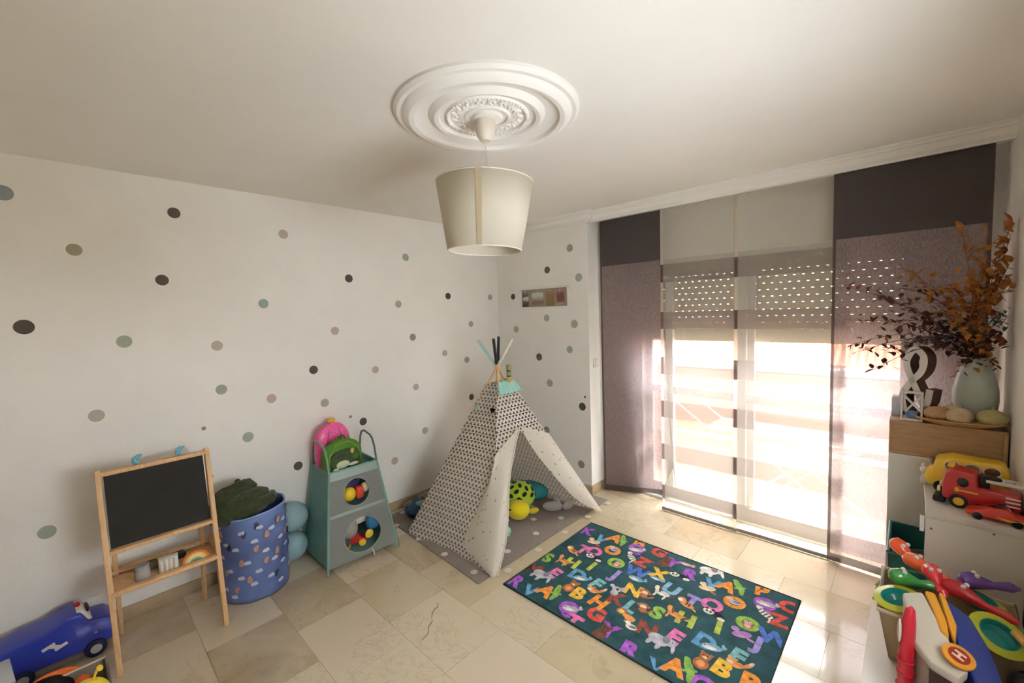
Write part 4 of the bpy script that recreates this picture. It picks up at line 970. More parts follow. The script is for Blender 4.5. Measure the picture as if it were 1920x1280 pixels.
LET=[ ('K',-1.721,2.578,'purple'), ('V',-1.591,2.547,'blue'), ('A',-1.522,2.620,'orange'), ('B',-1.356,2.676,'orange'), ('T',-1.616,2.352,'pink'), ('Q',-1.547,2.374,'pink'), ('O',-1.457,2.472,'orange'), ('Q',-1.344,2.587,'purple'), ('G',-1.208,2.655,'red'), ('S',-1.741,2.118,'green'), ('H',-1.584,2.175,'lime'), ('I',-1.465,2.226,'lime'), ('O',-1.367,2.359,'green'), ('Z',-1.240,2.479,'red'), ('Y',-1.088,2.593,'purple'), ('M',-1.734,1.966,'brown'), ('E',-1.603,2.014,'pink'), ('D',-1.482,2.094,'blue'), ('J',-1.313,2.232,'lilac'), ('W',-1.220,2.357,'blue2'), ('X',-1.107,2.430,'yellow'), ('R',-0.956,2.548,'purple'), ('R',-1.729,1.798,'purple'), ('V',-1.611,1.782,'blue'), ('A',-1.537,1.846,'orange'), ('B',-1.378,1.952,'yellow'), ('F',-1.344,2.095,'teal'), ('K',-1.185,2.059,'brown'), ('N',-1.155,2.184,'yellow'), ('U',-0.991,2.335,'lblue'), ('V',-0.827,2.538,'blue'), ('A',-0.756,2.572,'orange'), ('P',-0.591,2.658,'orange'), ('Q',-1.353,1.807,'purple'), ('C',-1.458,1.739,'orange'), ('G',-1.212,1.874,'red'), ('H',-1.252,1.964,'orange'), ('L',-1.094,2.048,'teal'), ('S',-0.968,2.099,'green'), ('H',-0.834,2.148,'lime'), ('T',-0.859,2.312,'lilac'), ('Q',-0.768,2.344,'pink'), ('O',-0.682,2.452,'orange'), ('Q',-0.556,2.541,'purple'), ('C',-0.450,2.604,'red'), ('I',-0.687,2.202,'lime'), ('O',-0.583,2.325,'green'), ('Z',-0.470,2.455,'red'), ('T',-1.276,1.747,'pink'), ('Y',-1.097,1.814,'purple'), ('N',-0.957,1.952,'brown'), ('E',-0.826,1.993,'pink'), ('D',-0.703,2.059,'blue'), ('J',-0.517,2.200,'lilac'), ('W',-0.458,2.302,'blue2'), ('R',-0.953,1.770,'purple'), ('V',-0.818,1.750,'blue'), ('A',-0.758,1.818,'orange'), ('B',-0.590,1.950,'yellow'), ('F',-0.558,2.068,'teal'), ('P',-0.478,1.953,'orange'), ('X',-0.373,2.016,'yellow'), ('Q',-0.627,1.793,'purple'), ('L',-0.436,1.863,'teal'), ('N',-0.540,1.720,'yellow') ]
ANI=[ ('elephant',-1.618,2.671,''), ('seal',-1.611,2.479,''), ('croc',-1.464,2.632,''), ('horse',-1.729,2.327,'w'), ('tiger',-1.663,2.292,''), ('panda',-1.507,2.317,''), ('whale',-1.341,2.581,'g'), ('bird',-1.453,2.489,'g'), ('horse',-1.636,2.156,''), ('owl',-1.353,2.352,''), ('zebra',-1.318,2.477,''), ('bear',-1.131,2.565,'b'), ('elephant',-1.655,1.946,''), ('whale',-1.448,2.078,''), ('whale',-1.192,2.290,''), ('fish',-1.103,2.373,''), ('panda',-1.001,2.487,''), ('elephant',-0.876,2.657,'w'), ('croc',-1.484,1.877,''), ('bear',-1.452,1.970,''), ('fox',-1.324,2.028,''), ('koala',-1.231,2.129,''), ('monkey',-1.093,2.213,''), ('horse',-1.014,2.265,'w'), ('seal',-0.836,2.478,''), ('croc',-0.701,2.611,''), ('whale',-1.342,1.816,'g'), ('lion',-1.088,1.978,''), ('monkey',-1.048,2.099,''), ('horse',-0.889,2.147,''), ('tiger',-0.876,2.265,''), ('panda',-0.734,2.282,''), ('bird',-0.680,2.453,'g'), ('whale',-0.551,2.549,'g'), ('owl',-0.581,2.318,''), ('zebra',-0.530,2.459,''), ('bear',-1.121,1.778,'b'), ('bird',-1.024,1.910,'w'), ('elephant',-0.871,1.920,''), ('whale',-0.669,2.043,''), ('seal',-0.584,2.225,'p'), ('croc',-0.704,1.850,''), ('bear',-0.674,1.930,''), ('fox',-0.549,2.011,''), ('koala',-0.459,2.093,''), ('tiger',-0.411,2.041,''), ('owl',-0.525,1.827,''), ('fish',-1.021,2.634,'k') ]
xa_, xb_, ya_, yb_ = rx0_+.012, rx0_+rl_-.012, ry1_-rw_+.012, ry1_-.012
_done = []
for ch, x, y, col in LET:
    if not (xa_ < x < xb_ and ya_ < y < yb_): continue
    me = text_mesh(ch, .134, .0, .0072).copy(); me.materials.append(paint('print_'+col, PC_[col]))
    o = bpy.data.objects.new('printed_letter', me); COL.objects.link(o); o.parent = ar; o.location = (x, y, .0062+.00002*(len(_done) % 30)); _done.append(1); o.rotation_euler = (0, 0, R(random.uniform(-9, 9)))
    o.scale = (1.0, 1.0, 1)
    # keep the print inside the rug
    for v in me.vertices:
        wx, wy = x+v.co.x, y+v.co.y
        if wx > xb_: v.co.x = xb_-x
        if wx < xa_: v.co.x = xa_-x
        if wy > yb_: v.co.y = yb_-y
        if wy < ya_: v.co.y = ya_-y
CC = {'gy': (186, 182, 190), 'dg': (130, 128, 140), 'wh': (226, 222, 214), 'bk': (34, 32, 34), 'or': (214, 140, 76), 'br': (168, 100, 60), 'db': (104, 60, 40), 'ye': (226, 186, 90), 'gn': (128, 170, 76), 'bl': (132, 172, 200), 'pk': (214, 160, 160), 'pu': (178, 130, 190), 'cr': (222, 200, 164)}
AN = { # flat printed shapes: (x, y, rx, ry, rotation, colour)
 'elephant': [(-.01, 0, .04, .028, 0, 'gy'), (.03, .018, .022, .02, 0, 'gy'), (.012, .022, .014, .02, .3, 'dg'), (.052, .0, .007, .026, .4, 'gy'), (-.03, -.03, .009, .02, 0, 'gy'), (.008, -.03, .009, .02, 0, 'gy'), (.036, .024, .003, .003, 0, 'bk')],
 'seal': [(0, 0, .036, .018, .4, 'cr'), (-.024, .022, .015, .014, 0, 'cr'), (.03, -.018, .016, .006, -.4, 'br'), (-.028, .026, .003, .003, 0, 'bk')],
 'croc': [(0, 0, .016, .042, .5, 'gn'), (.012, -.04, .01, .022, .2, 'gn'), (-.016, .034, .012, .016, .6, 'gn'), (.02, .0, .008, .006, 0, 'gn'), (-.014, -.02, .008, .006, 0, 'gn')],
 'horse': [(0, 0, .034, .016, .15, 'or'), (-.034, .02, .012, .02, .5, 'or'), (-.02, .018, .006, .022, .4, 'db'), (.04, .004, .006, .022, -.6, 'db'), (-.022, -.024, .005, .018, 0, 'or'), (.02, -.022, .005, .018, 0, 'or')],
 'tiger': [(0, 0, .034, .018, -.3, 'or'), (-.026, .018, .018, .016, 0, 'or'), (-.03, .012, .01, .008, 0, 'wh'), (0, .004, .004, .016, 0, 'db'), (.012, -.002, .004, .015, 0, 'db'), (.036, -.016, .018, .005, -.6, 'or')],
 'panda': [(.012, 0, .03, .02, -.2, 'bk'), (-.024, .004, .022, .018, 0, 'wh'), (-.036, .02, .007, .007, 0, 'bk'), (-.012, .021, .007, .007, 0, 'bk'), (-.031, .004, .005, .006, .4, 'bk'), (-.016, .004, .005, .006, -.4, 'bk'), (.03, -.014, .015, .01, 0, 'wh')],
 'whale': [(0, 0, .036, .018, .2, 'bl'), (-.006, -.006, .026, .009, .2, 'wh'), (.04, .016, .012, .006, .8, 'bl'), (.036, .024, .006, .012, .2, 'bl'), (-.024, .0, .003, .003, 0, 'bk')],
 'bird': [(0, 0, .024, .016, .2, 'gy'), (-.022, .012, .012, .01, 0, 'gy'), (.006, .002, .016, .008, .5, 'dg'), (-.036, .01, .006, .003, 0, 'ye')],
 'owl': [(0, 0, .02, .026, .1, 'br'), (0, -.006, .012, .017, .1, 'pk'), (-.008, .013, .007, .007, 0, 'wh'), (.008, .013, .007, .007, 0, 'wh'), (-.008, .013, .003, .003, 0, 'bk'), (.008, .013, .003, .003, 0, 'bk')],
 'zebra': [(0, 0, .036, .016, -.5, 'wh'), (-.03, .028, .014, .012, -.5, 'wh')]+[(-.026+.013*k, .014-.008*k, .0028, .016, -.4, 'bk') for k in range(5)]+[(.02, -.032, .004, .016, 0, 'wh')],
 'bear': [(0, -.012, .026, .03, 0, 'br'), (0, .028, .02, .018, 0, 'br'), (-.016, .044, .007, .007, 0, 'br'), (.016, .044, .007, .007, 0, 'br'), (0, .022, .009, .007, 0, 'cr'), (0, -.014, .014, .018, 0, 'or'), (-.007, .031, .003, .003, 0, 'bk'), (.007, .031, .003, .003, 0, 'bk')],
 'fish': [(0, 0, .03, .012, .1, 'bl'), (.034, .004, .01, .012, 0, 'bl'), (0, -.005, .02, .005, .1, 'wh'), (-.018, .003, .0025, .0025, 0, 'bk')],
 'fox': [(0, 0, .024, .015, .4, 'or'), (-.02, .004, .017, .014, 0, 'or'), (-.022, -.002, .012, .007, 0, 'wh'), (-.032, .02, .006, .009, .3, 'or'), (-.01, .02, .006, .009, -.3, 'or'), (.03, .022, .008, .024, -.5, 'or'), (.036, .04, .006, .01, -.5, 'wh')],
 'koala': [(0, 0, .022, .019, 0, 'gy'), (-.026, .014, .011, .011, 0, 'gy'), (.026, .014, .011, .011, 0, 'gy'), (.004, -.002, .006, .009, 0, 'bk'), (0, -.03, .018, .018, 0, 'gy')],
 'monkey': [(0, 0, .022, .02, 0, 'br'), (0, -.004, .014, .012, 0, 'cr'), (-.022, 0, .007, .008, 0, 'br'), (.022, 0, .007, .008, 0, 'br'), (.004, -.028, .018, .016, 0, 'br'), (.034, -.024, .005, .02, -.7, 'br')],
 'lion': [(-.022, .008, .022, .02, 0, 'br'), (-.022, .006, .013, .012, 0, 'ye'), (.014, -.012, .03, .014, -.3, 'or'), (.02, -.028, .02, .006, -.1, 'or')]}
ALT = {'w': 'wh', 'g': 'gy', 'b': 'db', 'p': 'pu', 'k': 'pk'}
def swap(key, tint):
    return ALT[tint] if tint and key in ('or', 'br', 'gy', 'bl', 'cr') else key
for kind, x, y, tint in ANI:
    if not (xa_+.04 < x < xb_-.04 and ya_+.03 < y < yb_-.03): continue
    b_ = B(); keys = []; zz = 0
    for (cx, cy2, rx_, ry_, ro, ck) in AN[kind]:
        ck = swap(ck, tint)
        if ck not in keys: keys.append(ck)
        b_.cur = keys.index(ck); c_, s_ = math.cos(ro), math.sin(ro); n = 16
        b_.add([(cx+rx_*math.cos(2*PI*k/n)*c_-ry_*math.sin(2*PI*k/n)*s_, cy2+rx_*math.cos(2*PI*k/n)*s_+ry_*math.sin(2*PI*k/n)*c_, zz) for k in range(n)], [tuple(range(n))]); zz += .00012
    o = b_.build('printed_animal', [paint('ani_'+k, CC[k]) for k in keys], ar, smooth=0); o.scale = (1.3, 1.3, 1); o.location = (x, y, .0071); o.rotation_euler = (0, 0, R(random.uniform(-12, 12)))

# ------------------------------------------------------------------ tall cabinet in the corner
tc_ = thing('cabinet', (0, 0, 0), 'tall white cabinet with a wooden top box in the corner by the curtain', 'cabinet')
y0c_, y1c_, xc0, xc1 = 2.95, 3.225, -.074, .338
B().span((xc0, y0c_, 0), (xc1, y1c_, .855)).build('body', M('warm_white_cabinet', (216, 214, 204), .4, .4), tc_, bevel=.003)
b = B(); b.span((xc0, y0c_, .857), (xc1, y1c_, .872)); b.span((xc0, y0c_, 1.017), (xc1, y1c_, 1.032)); b.span((xc0, y0c_, .872), (xc0+.016, y1c_, 1.017)); b.span((xc1-.016, y0c_, .872), (xc1, y1c_, 1.017)); b.build('box_frame', OAK, tc_, bevel=.002)
B().span((xc0+.016, y0c_+.006, .872), (xc1-.016, y1c_-.006, 1.017)).build('box_panel', OAK, tc_, smooth=0)
ZC = 1.032
# items on the cabinet
mw = M('white_letter', (226, 222, 214), .5); mb = M('brown_edge', (70, 46, 36), .6)
am = thing('ampersand_letter', (.04, 3.06, ZC), 'white wooden ampersand letter with brown edges standing on the cabinet', 'letter', R(-34))
def ribbon(pts, wd, dp):
    """flat-faced lettering stroke following a closed/open path in the XZ plane, wd wide and dp deep"""
    b_ = B(); P_ = [cat(pts, k/70) for k in range(71)]; vs = []
    for k, q in enumerate(P_):
        d_ = (P_[min(k+1, 70)]-P_[max(k-1, 0)]).normalized(); n_ = V(-d_.z, 0, d_.x)*wd/2
        vs += [q-n_+V(0, -dp/2, 0), q+n_+V(0, -dp/2, 0), q+n_+V(0, dp/2, 0), q-n_+V(0, dp/2, 0)]
    fs = []; mi = []
    for k in range(70):
        for j in range(4): fs.append((4*k+j, 4*k+(j+1) % 4, 4*k+4+(j+1) % 4, 4*k+4+j)); mi.append(0 if j in (0, 2) else 1)
    fs += [(3, 2, 1, 0), (280, 281, 282, 283)]; mi += [1, 1]
    b_.add(vs, fs); b_.mi = mi; return b_
amp = [V(.062, 0, .015), V(.02, 0, .115), V(-.028, 0, .225), V(-.046, 0, .30), V(-.012, 0, .365), V(.03, 0, .33), V(.022, 0, .255), V(-.03, 0, .185), V(-.062, 0, .11), V(-.045, 0, .035), V(.0, 0, .018), V(.045, 0, .075), V(.062, 0, .165)]
ribbon(amp, .032, .06).build('letter_body', [mw, mb], am, smooth=30)
wf = thing('openwork_ornament', (.01, 2.985, ZC), 'small white openwork wooden frame with a blue inset on the cabinet corner', 'ornament', R(-4))
b = B(); b.span((-.042, -.012, 0), (-.034, .03, .165)); b.span((.034, -.012, 0), (.042, .03, .15)); b.span((-.034, -.012, 0), (.034, .03, .01)); b.span((-.034, -.012, .142), (.034, .03, .15))
b.bar((-.034, .01, .03), (.034, .01, .13), .02, .008); b.bar((-.034, .01, .13), (.034, .01, .05), .02, .008); b.bar((.0, .01, .07), (.0, .01, .145), .02, .008); b.build('openwork', mw, wf, bevel=.001)
B().ell((-.002, .006, .032), (.024, .01, .022), None, 14, 8).build('blue_inset', M('denim_blue', (92, 124, 168), .7), wf)
for x in (-.03, .028): B().ell((x, .002, .035), (.007, .008, .012), None, 8, 6).build('dark_inset', BLACK, wf)
cb = thing('clear_box', (-.052, 3.12, ZC), 'small clear plastic box on the far cabinet corner', 'box')
b = openbox(B(), .018, .04, .1, .003); b.build('case', M('clear_blue_plastic', (190, 206, 220), .15, .5, alpha=.45), cb, smooth=0)
# vase
va = thing('vase', (.238, 3.10, ZC), 'pale mint ceramic vase holding the dried bouquet', 'vase')
B().lathe([(0, 0), (.05, 0), (.062, .012), (.076, .06), (.082, .12), (.08, .17), (.068, .23), (.054, .28), (.048, .31), (.046, .33), (.042, .33), (.042, .30), (.05, .26), (.06, .2), (.06, .02), (0, .015)], 40).build('pot', M('mint_ceramic', (176, 186, 174), .35, .5, var=.04), va)
# wooden plate with gourds
pl_ = thing('wooden_plate', (.175, 2.985, ZC), 'shallow wooden plate with gourds on the cabinet', 'plate')
b = B(); b.lathe([(0, 0), (.07, 0), (.10, .006), (.14, .018), (.168, .03), (.17, .034), (.165, .035), (.135, .024), (.09, .012), (0, .010)], 48, Matrix.Diagonal((1, .55, 1, 1))); b.build('dish', wood('plate_wood', (176, 136, 92), (200, 160, 112), 2, (2, 9, 9), .45), pl_)
GOU = M('cream_gourd', (196, 176, 140), .7, .3, var=.16, vscale=26, bump=.7, bscale=60); GOU2 = M('tan_gourd', (176, 140, 100), .7, .3, var=.18, vscale=26, bump=.7, bscale=60)
def gourd(c, r, mat, label, rz=0.):
    t = thing('gourd', c, label, 'gourd', rz, 'gourds on the wooden plate')
    B().ell((0, 0, r[2]), r, None, 24, 14, lump=lambda p_, t_: 1+.03*math.sin(6*t_)*math.cos(p_)).build('rind', mat, t)
    B().cyl((0, 0, 2*r[2]-.004), (.006, .002, 2*r[2]+.012), .005, .004, 8).build('stalk', mat, t)
gourd((.105, 2.975, 1.049), (.055, .045, .036), GOU2, 'tan gourd on the left of the wooden plate', .3)
gourd((.180, 2.950, 1.047), (.057, .045, .040), GOU, 'cream round gourd in the middle of the wooden plate', 1.)
gourd((.285, 2.965, 1.049), (.056, .046, .040), M('green_gourd', (170, 160, 110), .7, .3, var=.16, vscale=26, bump=.7, bscale=60), 'greenish gourd on the right of the wooden plate', .6)
gourd((.155, 3.015, 1.047), (.045, .032, .040), GOU, 'small pale gourd behind the others on the plate', 2.)
# dried bouquet
BR=[ ('red',-0.256,1.738), ('red',-0.236,1.555), ('red',-0.238,1.421), ('red',-0.141,1.293), ('red',-0.215,1.378), ('red',-0.127,1.668), ('red',-0.024,1.718), ('red',-0.061,1.553), ('red',0.040,1.525), ('red',0.081,1.444), ('red',0.342,1.450), ('red',-0.100,1.382), ('orange',0.168,1.992), ('orange',0.245,1.950), ('orange',0.343,2.002), ('orange',0.350,1.934), ('orange',0.349,1.815), ('orange',0.341,1.719), ('orange',0.148,1.707), ('orange',0.096,1.591), ('orange',-0.026,1.805), ('orange',0.046,1.687), ('orange',0.241,1.801), ('orange',0.199,1.755), ('euc',0.339,1.561), ('euc',0.348,1.512), ('euc',0.096,1.565), ('euc',-0.042,1.413) ]
bq = thing('dried_bouquet', (.238, 3.10, ZC+.2), 'dried bouquet of rust, orange and grey-green leaf branches in the mint vase', 'bouquet')
LM = {'red': [M('rust_leaf', (124, 66, 48), .7, var=.3, vscale=60), M('dark_rust_leaf', (78, 40, 34), .7, var=.3, vscale=60)], 'orange': [M('orange_leaf', (164, 104, 46), .7, var=.3, vscale=60), M('amber_leaf', (134, 80, 36), .7, var=.3, vscale=60)], 'euc': [M('eucalyptus_leaf', (104, 116, 110), .7, var=.2, vscale=60)]*2}
def leafmesh(L_, W_, mat):
    b_ = B(); prof_ = [(0, .08), (.15, .6), (.4, 1), (.7, .8), (.9, .35), (1, .03)]
    vs = []
    for (s_, w2) in prof_:
        zc = -.18*L_*s_*s_
        vs += [(s_*L_, -w2*W_/2, zc+.10*W_*w2), (s_*L_, 0, zc), (s_*L_, w2*W_/2, zc+.10*W_*w2)]
    fs = []
    for i in range(len(prof_)-1):
        for j in range(2): fs.append((3*i+j, 3*i+3+j, 3*i+4+j, 3*i+1+j))
    b_.add(vs, fs); o_ = b_.build('leaf', mat, smooth=60); me2 = o_.data; bpy.data.objects.remove(o_); return me2
LMESH = {'red': [leafmesh(.042, .028, m_) for m_ in LM['red']], 'orange': [leafmesh(.055, .028, m_) for m_ in LM['orange']], 'euc': [leafmesh(.032, .013, m_) for m_ in LM['euc']]}
STM = {'red': M('rust_twig', (84, 52, 40), .8), 'orange': M('amber_twig', (120, 78, 40), .8), 'euc': M('grey_twig', (100, 104, 96), .8)}
rr = random.Random(3); FOL = B()
base_ = V(.238, 3.10, ZC+.2)
nleaf = {'red': 11, 'orange': 10, 'euc': 12}
for i, (kind, ex_, ez_) in enumerate(BR):
    yy = 3.0+rr.uniform(-.05, .10); ex_ = min(ex_, .325)
    e_ = V(ex_, yy, ez_)-base_; s0 = V(rr.uniform(-.012, .012), rr.uniform(-.012, .012), -.12); s1 = V(rr.uniform(-.02, .02), rr.uniform(-.02, .02), .13)
    mid = s1.lerp(e_, .5)+V(0, 0, .06+.03*rr.random()+.10*max(0, .15-e_.z))
    cv = [s0, s1*.2, s1, mid, e_]; path = [cat(cv, k/20) for k in range(21)]
    br = B().tube(path, [.0028-.0018*k/20 for k in range(21)], 6).build('branch', STM[kind], bq)
    n = nleaf[kind]
    for k in range(n):
        t_ = .42+.58*(k+1)/n; p_ = cat(cv, t_); d_ = (cat(cv, min(1, t_+.02))-cat(cv, t_-.02)).normalized()
        o = bpy.data.objects.new('leaf', LMESH[kind][rr.random() < .4]); COL.objects.link(o); o.parent = br; o.location = p_
        sd = V(rr.uniform(-1, 1), rr.uniform(-.8, .6), rr.uniform(-.7, .9)); dr = (d_*(.9 if kind == 'orange' else .5)+sd*.7).normalized()
        if p_.x+base_.x > .30 and dr.x > 0: dr.x *= -.5
        o.rotation_euler = (dr.to_track_quat('X', 'Z').to_euler()); sc = rr.uniform(.75, 1.15); o.scale = (sc, sc, sc)
    for k in range(38):   # the small inner leaves
        t_ = .38+.6*rr.random(); p_ = cat(cv, t_)+V(rr.gauss(0, .02), rr.gauss(0, .02), rr.gauss(0, .022)); sd = V(rr.uniform(-1, 1), rr.uniform(-1, .6), rr.uniform(-.8, .9)).normalized()
        if p_.x+base_.x > .29: sd.x = -abs(sd.x); p_.x = min(p_.x, .335-base_.x)
        me2 = LMESH[kind][0]; T2 = Matrix.Translation(p_) @ sd.to_track_quat('X', 'Z').to_matrix().to_4x4() @ Matrix.Scale(.85, 4)
        FOL.cur = ('red', 'orange', 'euc').index(kind); FOL.add([v.co.copy() for v in me2.vertices], [tuple(pg.vertices) for pg in me2.polygons], T2)

fo = FOL.build('inner_leaves', [LM['red'][1], LM['orange'][0], LM['euc'][0]], bq, smooth=60); fo['kind'] = 'stuff'

# ------------------------------------------------------------------ white shelf unit beside the cabinet
WB = M('white_melamine', (208, 202, 190), .4, .4)
su = thing('shelf_unit', (0, 0, 0), 'white toy shelf unit in front of the tall cabinet, toys on top', 'shelf')
sx0, sx1, sy0, sy1, sz = .062, .338, 2.455, 2.94, .76
B().span((sx0, sy0, sz-.028), (sx1, sy1, sz)).build('top_board', WB, su, bevel=.002)
B().span((sx0, sy0, 0), (sx1, sy0+.022, sz-.028)).build('side_board', WB, su, bevel=.002); B().span((sx0, sy1-.022, 0), (sx1, sy1, sz-.028)).build('side_board', WB, su, bevel=.002)
B().span((sx1-.01, sy0+.022, .02), (sx1, sy1-.022, sz-.028)).build('back_board', WB, su, smooth=0); B().span((sx0+.01, sy0+.022, .18), (sx1-.01, sy1-.022, .20)).build('shelf_board', WB, su, smooth=0)
for (x, z) in ((.08, .69), (.255, .725)): B().cyl((x, sy0-.0015, z), (x, sy0+.002, z), .004, n=10).build('peg_hole', M('dark_peg', (70, 60, 50), .7), su)
TB = M('dark_teal_plastic', (30, 92, 88), .35, .5)
tbn = thing('teal_bin', (.10, 2.72, .202), 'dark teal plastic bin pulled out of the shelf unit', 'bin')
openbox(B(), .145, .17, .30, .006, .012).build('tub', TB, tbn, smooth=0)
B().tube([(-.158, -.183, .30), (.158, -.183, .30), (.158, .183, .30), (-.158, .183, .30)], .006, 8, closed=True).build('rim', M('pale_teal_rim', (96, 150, 142), .35), tbn)
shp = thing('paper_card', (.03, 2.70, .34), 'grey folded card sticking up inside the dark teal bin', 'card')
b = B(); b.add([(-.06, -.06, -.1), (.06, .06, -.1), (.07, .05, .13), (-.02, -.06, .15)], [(0, 1, 2, 3)]); b.build('sheet', M('grey_card', (136, 138, 134), .7), shp, smooth=0, solid=.002)
cd_ = B(); cd_.box((0, 0, 0), (.014, .002, .07)); put('label_card', cd_, M('white_label', (236, 236, 232), .6), (.052, sy0+.012, .70), 'white label card on the edge of the shelf unit', 'card', bevel=0)
# toys on the shelf unit
RED = M('fire_red', (168, 26, 30), .3, .5, coat=.3)
ft = thing('toy_fire_truck', (.225, 2.62, sz), 'red toy fire engine with black bumper on the white shelf unit', 'toy truck', R(-8))
b = B(); b.prism([(-.105, .03), (.115, .03), (.115, .10), (-.0, .10), (-.005, .155), (-.075, .165), (-.10, .14), (-.108, .09)], .1, Matrix.Translation((0, .05, 0)) @ Matrix.Rotation(PI/2, 4, 'X')); b.build('body', RED, ft, bevel=.01, seg=3)
for x in (-.055, .07):
    for y in (-.056, .044):
        wv = B().cyl((x, y, .03), (x, y+.014, .03), .03, n=22).build('wheel', BLACK, ft, bevel=.004); B().cyl((x, y-.003 if y < 0 else y+.011, .03), (x, y+.003 if y < 0 else y+.017, .03), .017, n=16).build('hub', M('toy_gold', (206, 160, 44), .4), wv, bevel=.002)
B().span((-.135, -.058, .008), (-.095, .058, .035)).build('bumper', BLACK, ft, bevel=.008)
for y in (-.035, .035): B().cyl((-.112, y, .065), (-.122, y, .065), .013, n=14).build('headlamp', M('headlamp', (226, 214, 150), .15), ft, bevel=.003)
b = B(); b.box((-.085, -.0, .172), (.02, .07, .012)); b.build('light_bar', M('toy_gold', (206, 160, 44), .4), ft, bevel=.004)
b = B(); b.ell((-.045, -.052, .115), (.018, .004, .02)); b.build('door_window', M('dark_window', (30, 30, 36), .15), ft)
b = B(); b.box((-.03, -.0515, .078), (.06, .003, .006)); b.box((-.062, -.0515, .08), (.012, .003, .018)); b.build('gold_stripe', M('toy_gold', (206, 160, 44), .4), ft, smooth=0)
b = B(); b.box((.015, 0, .125), (.03, .05, .05)); b.ell((.035, -.02, .145), (.03, .015, .012)); b.build('hose_reel', BLACK, ft, bevel=.004)
lad = B()
for y in (-.03, .02): lad.box((.075, y, .135), (.11, .008, .012))
for k in range(6): lad.box((.03+.018*k, -.005, .135), (.006, .05, .006))
lad.build('ladder', M('white_toy', (226, 224, 216), .4), ft, smooth=0)
for k in range(3): B().bar((.075, -.052, .055+.016*k), (.115, -.052, .055+.016*k), .007, .006).build('side_slat', M('white_toy', (226, 224, 216), .4), ft, bevel=.001)
YB2 = M('bus_yellow', (222, 182, 44), .35, .5, coat=.2)
bu = thing('toy_bus', (.19, 2.80, sz), 'yellow toy bus with round windows behind the red fire engine', 'toy bus', R(-4))
b = B(); b.prism([(-.125, .025), (.135, .025), (.138, .13), (.12, .165), (-.04, .17), (-.09, .15), (-.105, .10), (-.13, .085)], .11, Matrix.Translation((0, .055, 0)) @ Matrix.Rotation(PI/2, 4, 'X')); b.build('body', YB2, bu, bevel=.018, seg=3)
for k in range(3): B().ell((-.035+.06*k, -.056, .132), (.024, .005, .019), None, 16, 8).build('side_window', M('amber_window', (110, 72, 40), .15), bu); 
for k in range(3): B().tube([(-.035+.06*k+.026*math.cos(2*PI*j/20), -.057, .132+.021*math.sin(2*PI*j/20)) for j in range(20)], .003, 6, closed=True).build('window_frame', M('white_toy', (226, 224, 216), .4), bu)
B().ell((-.098, 0, .125), (.012, .045, .024), None, 16, 8, rot=(0, R(-20), 0)).build('windscreen', M('amber_window', (110, 72, 40), .15), bu)
B().span((-.14, -.055, .02), (-.115, .055, .055)).build('bumper', M('clear_grey', (196, 190, 180), .2), bu, bevel=.008)
for y in (-.035, .035): B().ell((-.13, y, .085), (.014, .02, .018), None, 14, 8).build('headlamp', M('clear_lamp', (216, 208, 200), .12), bu)
for x in (-.07, .085):
    for y in (-.062, .048): B().cyl((x, y, .026), (x, y+.014, .026), .026, n=20).build('wheel', BLACK, bu, bevel=.003)
rc = thing('toy_car', (.265, 2.515, sz), 'small glossy red toy sports car in front of the fire engine', 'toy car', R(-6))
b = B(); b.prism([(-.085, .012), (.09, .012), (.092, .035), (.05, .04), (.03, .058), (-.02, .058), (-.045, .04), (-.085, .03)], .065, Matrix.Translation((0, .032, 0)) @ Matrix.Rotation(PI/2, 4, 'X')); b.build('body', M('orange_red_gloss', (186, 44, 26), .2, .5, coat=.5), rc, bevel=.008, seg=3)
b = B(); b.ell((.003, 0, .052), (.03, .028, .009)); b.build('windows', M('dark_window', (30, 30, 36), .15), rc)
for x in (-.05, .055):
    for y in (-.036, .026): B().cyl((x, y, .015), (x, y+.01, .015), .015, n=16).build('wheel', BLACK, rc, bevel=.002)
b = B(); b.tube([(.0, -.0335, .028), (.03, -.0335, .022), (.06, -.0335, .026), (.085, -.0335, .022)], [.002, .004, .003, .001], 6); b.build('flame_print', M('toy_gold', (206, 160, 44), .4), rc)

# ------------------------------------------------------------------ low white bench with toys, bottom right
bn = thing('low_bench', (0, 0, 0), 'low white bench along the right wall carrying the toy bins', 'bench')
bz = .30
B().span((-.102, .9, bz-.03), (.338, 2.405, bz)).build('top_board', WB, bn, bevel=.002)
for y in (.95, 1.65, 2.37): B().span((-.09, y, 0), (.33, y+.022, bz-.03)).build('support', WB, bn, bevel=.002)
BEI = M('beige_plastic', (178, 158, 122), .45, .4)
bb = thing('beige_bin', (.12, 2.205, bz), 'beige plastic bin with curved rim holding toys on the low bench', 'bin')
openbox(B(), .155, .14, .195, .006, .03).build('tub', BEI, bb, smooth=0)
B().tube([(-.187, -.172, .197), (.187, -.172, .197), (.187, .172, .197), (-.187, .172, .197)], .008, 8, closed=True).build('rim', M('beige_rim', (206, 190, 158), .4), bb)
B().tube([(-.19, -.06, .19), (-.205, -.05, .165), (-.205, .05, .165), (-.19, .06, .19)], .006, 8).build('handle', M('beige_rim', (206, 190, 158), .4), bb)
